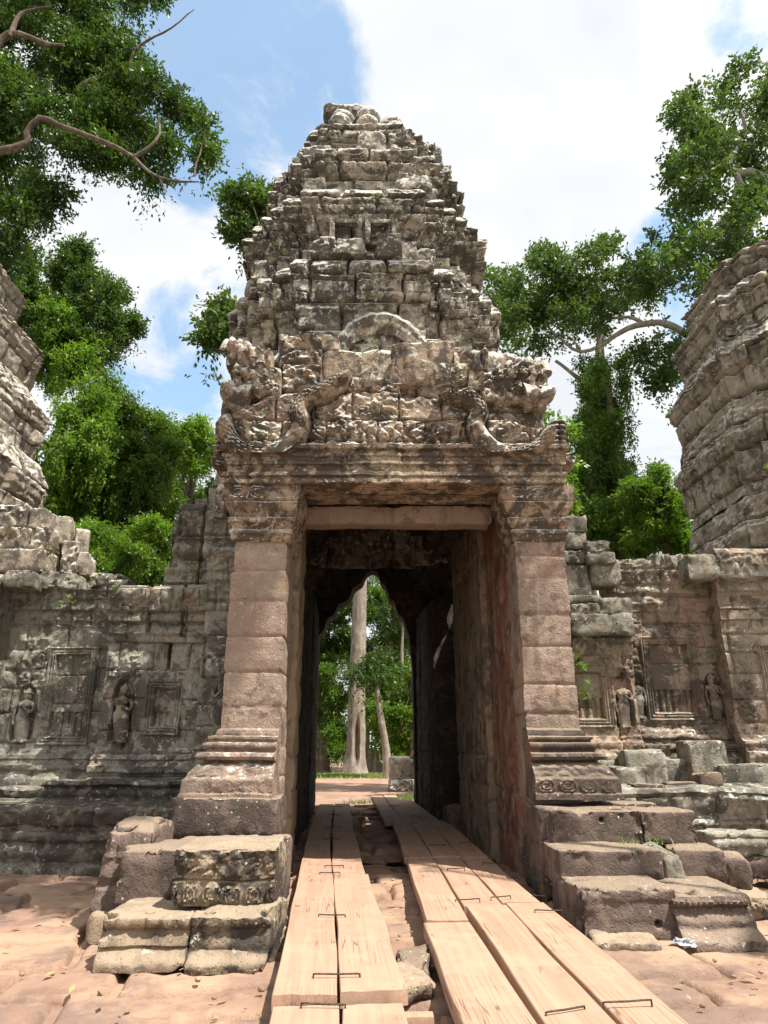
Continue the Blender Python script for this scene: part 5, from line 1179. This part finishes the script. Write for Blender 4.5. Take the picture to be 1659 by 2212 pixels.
tree('overhanging_tree', 'huge dark tree with thick bare limbs reaching in from the upper left corner', (-13.5, 18.5, -.1), (-12.5, 17.5, 15), .75, .4, c, 165000, .15, M['leaf_dark'], M['bark_dark'], 11, lm, twigs=False)
# dark conical tree behind the left tower
c = fill([(165, 530), (210, 600), (270, 650), (268, 730), (235, 790), (170, 810), (90, 770), (70, 700), (90, 620), (140, 580)], 27, 40, 34, 3, 2.0)
tree('conical_tree', 'dark conical evergreen rising behind the pale left tower', (at(170, 900, 27)[0], 27.5, -.1), at(168, 860, 27.5), .2, .05, c, 70000, .18, M['leaf_dark'], M['bark_dark'], 12, twigs=False)
c = fill([(20, 540), (75, 590), (80, 700), (60, 760), (0, 700)], 25, 10, 34, 31, 1.5)
tree('dark_tree', 'dark round tree half hidden by the left tower, left of the conical evergreen', (at(30, 900, 25)[0], 25.5, -.1), at(30, 620, 25.5), .3, .1, c, 16000, .17, M['leaf_dark'], M['bark_dark'], 13)
# vine-draped trees between left tower and gate
c = fill([(75, 720), (140, 660), (200, 720), (190, 800), (110, 830)], 25, 12, 34, 4, 1.0) + fill([(100, 800), (180, 790), (240, 840), (245, 960), (235, 1120), (220, 1240), (90, 1240), (95, 1000)], 23, 34, 36, 5, 1.2)
tree('vine_covered_tree', 'bright green tree smothered in hanging vines beside the left tower', (at(160, 1250, 23.5)[0], 23.8, -.1), at(160, 930, 23.8), .3, .08, c, 120000, .145, M['leaf_lite'], M['bark_dark'], 14, droop=.3, vine=.5, twigs=False)
c = fill([(235, 830), (300, 830), (345, 920), (372, 1010), (368, 1120), (340, 1240), (200, 1250), (230, 1050)], 24.5, 34, 34, 6, 1.2)
tree('vine_covered_tree', 'deeper green vine covered tree between the vine draped one and the gate', (at(290, 1250, 24.8)[0], 25, -.1), at(290, 960, 25), .3, .08, c, 100000, .15, M['leaf_mid'], M['bark_dark'], 15, droop=.3, vine=.4, twigs=False)
c = fill([(120, 1120), (330, 1130), (350, 1300), (120, 1290)], 20.5, 16, 40, 7, .8)
tree('bush', 'low feathery bush growing behind the left wall coping', (at(240, 1300, 20.5)[0], 20.5, -.1), at(240, 1220, 20.5), .12, .05, c, 34000, .10, M['leaf_lite'], M['bark_dark'], 16)
c = fill([(365, 930), (420, 890), (470, 930), (476, 1010), (440, 1050), (380, 1040), (362, 990)], 30, 15, 26, 8, 1.5)
tree('pale_tree', 'small airy yellow green tree in the gap left of the gate', (at(415, 1250, 30)[0], 30, -.1), at(418, 960, 30), .22, .08, c, 15000, .17, M['leaf_lite'], M['bark_dark'], 17)
c = fill([(360, 1040), (470, 1050), (470, 1250), (350, 1260)], 33, 14, 34, 81, 1.5)
tree('dark_tree', 'dark leafy tree behind the airy yellow green one', (at(410, 1300, 33)[0], 33, -.1), at(410, 1080, 33), .2, .08, c, 22000, .19, M['leaf_dark'], M['bark_dark'], 18)
# tree behind the tower, two sprays showing at its left flank
c = fill([(490, 440), (540, 415), (590, 430), (585, 500), (545, 540), (510, 510)], 21, 12, 24, 9, .6) + fill([(440, 690), (480, 655), (530, 660), (530, 730), (470, 748), (445, 720)], 21, 11, 22, 10, .6)
tree('hidden_tree', 'tree behind the main tower showing two sprays past its left flank', (at(640, 1300, 22)[0], 22, -.1), at(620, 500, 22), .35, .12, c, 9500, .21, M['leaf_grey'], M['bark'], 19, aspect=.5)
# tall tree over the right tower
c = fill([(1600, 120), (1700, 130), (1720, 620), (1560, 620), (1440, 600), (1400, 560), (1410, 470), (1450, 400), (1470, 330), (1440, 270), (1500, 200), (1560, 170)], 21, 78, 28, 20, 2.0) + fill([(1420, 560), (1560, 560), (1580, 640), (1440, 640)], 21, 6, 26, 21, .8)
lm = [limb([(1720, 460), (1640, 378), (1590, 372), (1575, 350), (1610, 290), (1600, 240), (1575, 150)], 20.8, .20, .03, .1, 8), limb([(1720, 520), (1640, 430), (1600, 400), (1590, 372)], 20.8, .16, .10, .1, 9), limb([(1600, 300), (1560, 290), (1500, 296)], 20.8, .06, .015, .1, 10), limb([(1590, 400), (1585, 480), (1570, 560)], 20.8, .06, .02, .1, 11), limb([(1660, 560), (1560, 565), (1480, 575), (1420, 585)], 20.8, .07, .02, .1, 12)]
tree('tall_tree', 'tall open crowned tree with pale forked limbs above the right tower', (15.2, 22, -.1), (14.6, 21.4, 15), .55, .3, c, 33000, .19, M['leaf_grey'], M['bark_pale'], 21, lm, twigs=False, aspect=.5)
# spreading tree between gate and right tower, trunk wrapped in vines
c = fill([(1050, 590), (1080, 600), (1180, 545), (1250, 560), (1330, 510), (1380, 520), (1390, 640), (1320, 700), (1230, 740), (1140, 760), (1090, 770), (1060, 700)], 26, 70, 23, 22, 2.2) + fill([(1360, 720), (1440, 700), (1480, 760), (1440, 850), (1390, 850)], 25, 9, 28, 23, .8) + fill([(1350, 540), (1440, 600), (1420, 660), (1370, 640)], 25.5, 7, 26, 24, .8)
lm = [limb([(1500, 730), (1440, 700), (1390, 700), (1340, 718), (1300, 745), (1255, 762), (1220, 740), (1180, 705)], 25, .17, .03, .1, 13), limb([(1390, 700), (1360, 685), (1290, 690), (1260, 670)], 25, .09, .025, .1, 14), limb([(1255, 762), (1235, 730), (1205, 720)], 25, .05, .015, .1, 15), limb([(1300, 1000), (1290, 860), (1240, 810), (1200, 780)], 26, .16, .06, .1, 16)]
tree('spreading_tree', 'broad spreading tree with a long pale limb between gate and right tower', (at(1300, 1250, 26.5)[0], 26.5, -.1), at(1290, 700, 26.5), .42, .16, c, 35000, .19, M['leaf_grey'], M['bark_pale'], 22, lm, aspect=.5, twigs=False)
c = fill([(1240, 800), (1320, 790), (1355, 860), (1362, 960), (1350, 1080), (1360, 1190), (1270, 1200), (1250, 1050), (1280, 940)], 24.5, 34, 24, 25, 1.0) + [cl(u, v, 24.5, 22) for u, v in [(1300, 800), (1270, 780), (1335, 775), (1350, 830), (1262, 830)]]
tree('vine_column', 'narrow trunk wrapped in bright hanging vines right of the gate', (at(1320, 1250, 24.6)[0], 24.6, -.1), at(1310, 800, 24.6), .28, .16, c, 52000, .13, M['leaf_mid'], M['bark_dark'], 23, droop=.3, vine=.55, twigs=False)
c = fill([(1225, 880), (1290, 860), (1300, 1000), (1290, 1200), (1225, 1180)], 28, 18, 30, 26, 1.2)
tree('dark_tree', 'dark tree with sky gaps just right of the gate cornice', (at(1255, 1250, 28)[0], 28, -.1), at(1255, 900, 28), .28, .1, c, 17000, .19, M['leaf_dark'], M['bark_dark'], 24)
c = fill([(1150, 890), (1215, 880), (1228, 930), (1226, 1100), (1150, 1100)], 15.5, 14, 22, 27, .5)
tree('sapling', 'bright lime sapling peeping past the right fin of the lintel', (at(1195, 1250, 15.8)[0], 15.8, -.1), at(1196, 930, 15.8), .06, .03, c, 7000, .13, M['leaf_lite'], M['bark'], 25, twigs=False)
c = fill([(1370, 1060), (1420, 1000), (1480, 1010), (1490, 1180), (1360, 1190)], 21, 20, 28, 28, .8)
tree('bush', 'bushy bright green tree beside the right tower base', (at(1430, 1300, 21)[0], 21, -.1), at(1430, 1080, 21), .16, .06, c, 30000, .12, M['leaf_lite'], M['bark_dark'], 26)
c = fill([(1230, 1080), (1480, 1110), (1480, 1220), (1230, 1230)], 22.5, 16, 34, 29, 1.0)
tree('bush', 'dark green thicket behind the low coping of the right wall', (at(1340, 1300, 22.5)[0], 22.5, -.1), at(1340, 1180, 22.5), .12, .05, c, 30000, .12, M['leaf_mid'], M['bark_dark'], 27)

# ------------------------------------------------------------------ seen through the passage
def gpt(u, v, z=0): _, y, zc = ray(u, v); t = (z - EYE)/zc; return np.array([ray(u, v)[0]*t, y*t, z])
def big_trunk():
    b = gpt(766, 1676, -.05); t = thing('dipterocarp_tree', 'towering straight pale trunk with a split hollow at its foot, framed by the passage', 'tree', b)
    D = b[1]; s = D/42.
    top = at(783, 1080, D)
    n, ns = 120, 48; V = []
    for i in range(n):
        q = i/(n - 1); z = top[2]*q; c = b*(1 - q) + np.array([top[0], top[1], 0])*q
        r = (.54 - .20*q + .20*np.exp(-z/.6) + .05*np.exp(-z/2.5))*s
        th = np.linspace(0, 2*np.pi, ns, endpoint=False)
        rr = r*(1 + .09*np.exp(-z/.8)*np.cos(th*5 + 1) + .02*np.sin(th*9))
        V.append(np.stack([c[0] + rr*np.cos(th), c[1] + rr*np.sin(th), 0*th + z], -1))
    V = np.array(V)
    V = V.reshape(-1, 3); cx = b[0] + .12*s
    d = np.hypot((V[:, 0] - cx)/.16, (V[:, 2] - 1.7*s)/1.3); m = V[:, 1] < b[1]
    V[:, 1] += np.where(m, .5*np.exp(-d**4), 0)
    V = V + .025*np.stack([fbm(V, 2.5, 4, k) for k in range(3)], -1)
    i = np.arange(n - 1)[:, None]; j = np.arange(ns)[None]; F = np.stack([i*ns + j, i*ns + (j + 1) % ns, (i + 1)*ns + (j + 1) % ns, (i + 1)*ns + j], -1).reshape(-1, 4)
    mk('trunk', V, F, M['bark'], t, None, 60)
    cs = [(top + np.array([dx, dy, dz]), 3.0) for dx, dy, dz in ((0, 0, 2), (2, 1, 1), (-2, 0, 1), (0, 2, 3.5), (1, -1, 4))]
    V, F, tn = crown(cs, 9000, .25, 5); mk('crown', V, F, M['leaf_dark'], t, tn)
big_trunk()
def far(name, label, u, vb, poly, Y, n, rpx, nl, leaf, lm_, seed, **kw):
    c = fill(poly, Y, n, rpx, seed, 1.5); ys = min(p[1] for p in poly)
    return tree(name, label, (at(u, vb, Y)[0], Y + .3, -.05), at(u, ys + 40, Y + .3), .22, .08, c, nl, leaf, lm_, M['bark_dark'], seed, **kw)
far('forest_tree', 'light green leafy tree filling the right of the passage view', 850, 1640, [(785, 1330), (800, 1240), (850, 1260), (940, 1300), (950, 1470), (900, 1600), (800, 1560), (790, 1450)], 52, 24, 24, 40000, .22, M['leaf_mid'], 41)
far('forest_tree', 'tree with drooping bright leaves low on the right of the passage view', 890, 1660, [(800, 1420), (900, 1400), (960, 1500), (940, 1620), (830, 1640), (800, 1560)], 49, 16, 22, 26000, .19, M['leaf_lite'], 42, droop=.4)
far('forest_tree', 'dark tree high on the left of the passage view', 690, 1640, [(640, 1290), (760, 1230), (770, 1400), (740, 1500), (650, 1480)], 48, 20, 24, 30000, .22, M['leaf_dark'], 43)
far('forest_tree', 'mid green tree behind the round bush in the passage view', 700, 1650, [(640, 1430), (740, 1430), (750, 1580), (640, 1600)], 46, 16, 22, 26000, .18, M['leaf_mid'], 44)
far('bush', 'round sunlit bush left of the towering trunk in the passage view', 705, 1650, [(660, 1530), (710, 1510), (745, 1560), (740, 1630), (660, 1640)], 50, 12, 18, 22000, .17, M['leaf_lite'], 45)
far('forest_tree', 'deep shaded tree at the centre right of the passage view', 830, 1640, [(770, 1250), (900, 1250), (960, 1450), (900, 1630), (770, 1640)], 58, 26, 26, 34000, .26, M['leaf_dark'], 46)
for (u0, u1, vb, vt, Y, r_, lab) in [(792, 786, 1655, 1380, 54, .17, 'thin grey trunk close behind the towering one'), (838, 818, 1640, 1520, 40, .20, 'leaning pale trunk low on the right of the passage view'), (862, 868, 1640, 1420, 50, .16, 'slender dark trunk at the right edge of the passage view')]:
    t = thing('forest_tree', lab, 'tree', (at(u0, vb, Y)[0], Y, -.05)); p0 = np.array([at(u0, vb, Y)[0], Y, -.05]); p1 = at(u1, vt, Y)
    V, F = tube([p0, p0*.6 + p1*.4 + [.1, 0, 0], p1, p1 + (p1 - p0)*.4], [r_*1.5, r_, r_*.8, r_*.4], 12, .3, .02, 3); mk('trunk', V, F, M['bark'], t, None, 60)
    V, F, tn = crown([(p1 + (p1 - p0)*.4 + np.array([k*.8 - .8, 0, .3*k]), 1.2) for k in range(3)], 3500, .2, int(Y)); mk('crown', V, F, M['leaf_dark'], t, tn)
# distant woods that close every gap above the walls
r_ = np.random.default_rng(17); cs = []
for k in range(150):
    a = r_.uniform(-1.0, 1.0); Rr = r_.uniform(62, 85); h = r_.uniform(0, 1)**.8*9.5
    cs.append((np.array([math.sin(a)*Rr, math.cos(a)*Rr, h]), r_.uniform(1.8, 3.4)))
V, F, tn = crown(cs, 110000, .42, 18); o = mk('distant_woods', V, F, M['leaf_dark'], None, tn); o['kind'] = 'stuff'
# rotten stump and carved ruin blocks beyond the passage
def stump():
    b = at(822, 1648, 52); b[2] = -.05; V = []
    ns, n = 60, 30; r = np.random.default_rng(2); jag = r.uniform(.55, 1.25, ns)
    for i in range(n):
        q = i/(n - 1); th = np.linspace(0, 2*np.pi, ns, endpoint=False); z = q*1.5*jag
        rr = (1.15 - .5*q)*(1 + .14*np.cos(th*7))
        V.append(np.stack([b[0] + rr*np.cos(th), b[1] + rr*np.sin(th), b[2] + z], -1))
    V = np.array(V).reshape(-1, 3); V += .08*np.stack([fbm(V, 1.5, 4, k) for k in range(3)], -1)
    i = np.arange(n - 1)[:, None]; j = np.arange(ns)[None]; F = np.stack([i*ns + j, i*ns + (j + 1) % ns, (i + 1)*ns + (j + 1) % ns, (i + 1)*ns + j], -1).reshape(-1, 4)
    tag(mk('tree_stump', V, F, M['bark_pale'], None, None, 60, loc=b), 'jagged pale rotten tree stump beyond the passage, right of the big trunk', 'stump')
stump()
for i, (u, v, Y, sx, sz, lab) in enumerate([(866, 1702, 29, .95, .45, 'low carved base block in the grass just beyond the passage'), (862, 1660, 29.2, .75, .85, 'upright weathered block standing on the carved base beyond the passage'), (892, 1668, 29.6, .5, .7, 'broken block at the right end of the ruin beyond the passage')]):
    p = at(u, v, Y); loose('ruin_block', lab, (p[0], Y, max(p[2], sz/2 + (.4 if i else -.05))), (sx, .7, sz), M['side'], 700 + i, .15*i, .04, .08, .05, .12, 0, carv('s' if i else 'f', i))

# ================================================================== SMALL PLANTS AND GRASS
def plant(label, p, n, leaf, seed, spread=.14, hang=0., name='small_plant'):
    r = np.random.default_rng(seed); t = thing(name, label, 'plant', p); p = np.array(p, float)
    b = Bag(); Vs, tn = [], []; nV = 0
    for k in range(max(3, n//5)):
        q = p + np.array([r.normal()*spread, -abs(r.normal())*spread*.8 - .03, r.normal()*spread*.8 - hang*r.random()])
        V, F = tube([p + [0, .04, 0], (p + q)/2 + [0, -.03, .04], q], [.007, .005, .003], 5, .05); b.add(V, F)
        for j in range(5):
            A = r.normal(size=3) + np.array([0, -.5, .1 - hang]); A /= np.linalg.norm(A); N_ = r.normal(size=3)*.5 + np.array([0, -.6, .6]); B = np.cross(A, N_); B /= np.linalg.norm(B); L = leaf*r.uniform(.6, 1.2)
            o = q + r.normal(size=3)*.02; Vs += [o, o + A*L*.45 + B*L*.24, o + A*L, o + A*L*.45 - B*L*.24]; tn += [r.random()]*4
    b.build('stem', M['bark_dark'], t, 60)
    mk('leaves', np.array(Vs), np.arange(len(Vs)).reshape(-1, 4), M['leaf_lite'], t, np.array(tn))
for i, (u, v, Y, n, lf, sp, hg, lab) in enumerate([
    (1248, 1440, 12.0, 22, .13, .10, .1, 'leafy weed with large fresh leaves beside the right pier shaft'), (1268, 1503, 12.05, 10, .12, .05, 0, 'small weed growing in the false window right of the gate'),
    (432, 1250, 12.2, 26, .09, .13, 0, 'weed sprouting from the stepped gable stones left of the gate'), (258, 1270, 12.0, 12, .10, .08, 0, 'seedling on the coping at the left bay corner'), (148, 1308, 12.75, 10, .10, .07, 0, 'seedling under the coping of the far left wall'),
    (822, 752, 9.3, 70, .055, .20, .35, 'creeper hanging over the plain stones above the naga pediment'), (806, 432, 10.8, 12, .07, .07, 0, 'tuft sprouting from the upper cornice of the tower'), (738, 578, 10.3, 10, .07, .07, 0, 'tuft on the second cornice at the left of the tower front'),
    (604, 545, 11.2, 22, .08, .16, .1, 'dark weed in the cracks on the left shoulder of the tower'), (950, 575, 11.0, 8, .07, .06, 0, 'wisp of weed on the right shoulder of the tower'), (430, 1655, 11.9, 34, .07, .22, 0, 'fern-like weed at the foot of the shaded left wall'),
    (1645, 1010, 13.0, 26, .09, .16, .1, 'weed growing out of the right side tower face'), (130, 1190, 11.9, 20, .08, .15, .2, 'weed between the leaning roof slabs at the left'), (1478, 1205, 12.7, 10, .07, .08, 0, 'tiny fern on the coping of the right wall')]):
    plant(lab, at(u, v, Y), n, lf, 800 + i, sp, hg)
def tuft(label, p, n, h, seed, sx=.12, sy=.08):
    r = np.random.default_rng(seed); V, tn = [], []
    for k in range(n):
        o = np.array(p) + np.array([r.normal()*sx, r.normal()*sy, 0]); d = np.array([r.normal()*.5, r.normal()*.5, 1.0])*h*r.uniform(.4, 1.1); s = np.array([r.normal(), r.normal(), 0]); s *= .006*max(1, h*6)/np.linalg.norm(s)
        V += [o - s, o + s, o + d + s*.2, o + d - s*.2]; tn += [r.random()]*4
    o = tag(mk('grass_tuft', np.array(V), np.arange(len(V)).reshape(-1, 4), M['grass'], None, np.array(tn), loc=p), label, 'grass'); o['kind'] = 'stuff'; return o
for i, (p, n, h, sx, lab) in enumerate([((2.62, 8.22, .62), 50, .09, .10, 'short grass tuft in the joint behind the pitted laterite stone'), ((2.95, 8.2, .62), 30, .08, .05, 'tiny grass tuft right of the pitted laterite stone'), ((.62, 23.6, 0), 500, .22, .5, 'bright grass patch at the far end of the right walkway'), ((-.62, 22.5, 0), 200, .15, .3, 'bright grass patch between the walkways at the far end')]):
    tuft(lab, p, n, h, 850 + i, sx, sx*.8)
r_ = np.random.default_rng(4); V, tn = [], []
b0 = gpt(766, 1676, 0)
for k in range(9000):
    if k < 2500: o = b0 + np.array([r_.normal()*1.6 - .3, r_.normal()*1.2 - .6, 0])
    else: o = np.array([r_.uniform(1.5, 16) if r_.random() < .7 else r_.uniform(-20, -6), r_.uniform(24, 60), -.02])
    d = np.array([r_.normal()*.4, r_.normal()*.4, 1])*.16*r_.uniform(.4, 1.1); s = np.array([.03, 0, 0]); V += [o - s, o + s, o + d + s*.2, o + d - s*.2]; tn += [r_.random()]*4
o = mk('grass', np.array(V), np.arange(len(V)).reshape(-1, 4), M['grass'], None, np.array(tn)); o['kind'] = 'stuff'

# trees beside the path, out of view above the viewer's shoulders: their boughs throw the dappled shade
def shade_tree(label, base, spots, seed):
    bx, by = base; sx = -np.sign(bx)
    t = thing('shade_tree', label, 'tree', (bx, by, 0))
    V, F = tube([(bx, by, -.1), (bx + .1*sx, by + .1, 4), (bx + .5*sx, by + .6, 9), (bx + 1.2*sx, by + 1.4, 14.5)], [.6, .42, .35, .25], 14, .3, .04, 3); mk('trunk', V, F, M['bark'], t, None, 60)
    def over(p, z): s = (z - p[2])/TO_SUN[2]; return np.array(p) + TO_SUN*s
    cs = [(over(p, z + 2), r) for p, z, r in spots]
    for c, q in cs:
        s = np.array([bx + .9*sx, by + 1.0, 12.5]); V, F = tube([s, (s + c)/2 + [0, 0, .6], c], [.05, .035, .012], 7, .4, .02, 3); mk('limb', V, F, M['bark'], t, None, 60)
    V, F, tn = crown(cs, int(sum(q*q for _, q in cs)*2600), .16, seed); mk('crown', V, F, M['leaf_mid'], t, tn)
shade_tree('tall tree before the gate whose boughs shade the right pier and wall', (11.0, 1.0), [((1.62, 9, 3.3), 12, .22), ((1.62, 9, 2.3), 12, .22), ((1.66, 9, 4.0), 12.2, .2), ((7.2, 12.6, 2.6), 14, .5), ((7.1, 12.6, 3.8), 14, .5), ((5.2, 9.0, 0), 13, .5)], 77)
shade_tree('tall tree before the gate whose boughs shade the left paving and wall', (-10.5, 1.0), [((-5.6, 10.0, 0), 14, .9), ((-3.8, 9.3, 0), 14, .8), ((-4.6, 9.8, .6), 15, .7), ((-3.7, 8.9, 0), 14, .6), ((-4.4, 8.7, 0), 14, .6), ((-3.1, 8.5, 0), 13, .45), ((-4.9, 9.2, 0), 14, .6), ((-1.75, 9, 3.9), 13.5, .36), ((-3.4, 12.2, 3.2), 16.5, .7), ((-6.6, 12.8, 1.8), 17, .6)], 78)
# dry leaves and grit lying about on the slabs
r_ = np.random.default_rng(23); V, tn = [], []
for k in range(420):
    p = np.array([r_.uniform(-6, 6), r_.uniform(4.2, 10.2), .035]); 
    if -.9 < p[0] < 1.7 and r_.random() < .6: continue
    a = r_.uniform(0, 6.28); L = r_.uniform(.02, .06); A = np.array([math.cos(a), math.sin(a), r_.uniform(-.1, .3)])*L; B = np.array([-math.sin(a), math.cos(a), r_.uniform(-.2, .4)])*L*.4
    V += [p - A, p - B, p + A, p + B]; tn += [r_.random()]*4
def litter_mat():
    k = NT('dry_leaf'); k.bsdf(k.mix(k.attr('tint'), (.16, .09, .045), (.42, .30, .16)), .8); return k.m
o = mk('leaf_litter', np.array(V), np.arange(len(V)).reshape(-1, 4), litter_mat(), None, np.array(tn)); o['kind'] = 'stuff'
b_ = Bag()
for k in range(230):
    x, y = r_.uniform(-6, 6), r_.uniform(4.3, 10.2); s = r_.uniform(.006, .028)*(1 if r_.random() < .93 else 2)
    V, F = lump((x, y, .02 + s*.3), (s, s*r_.uniform(.6, 1), s*.6), k, 8, .3, 2); b_.add(V, F, r_.random())
o = b_.build('gravel', M['paving'], None, 60); o['kind'] = 'stuff'
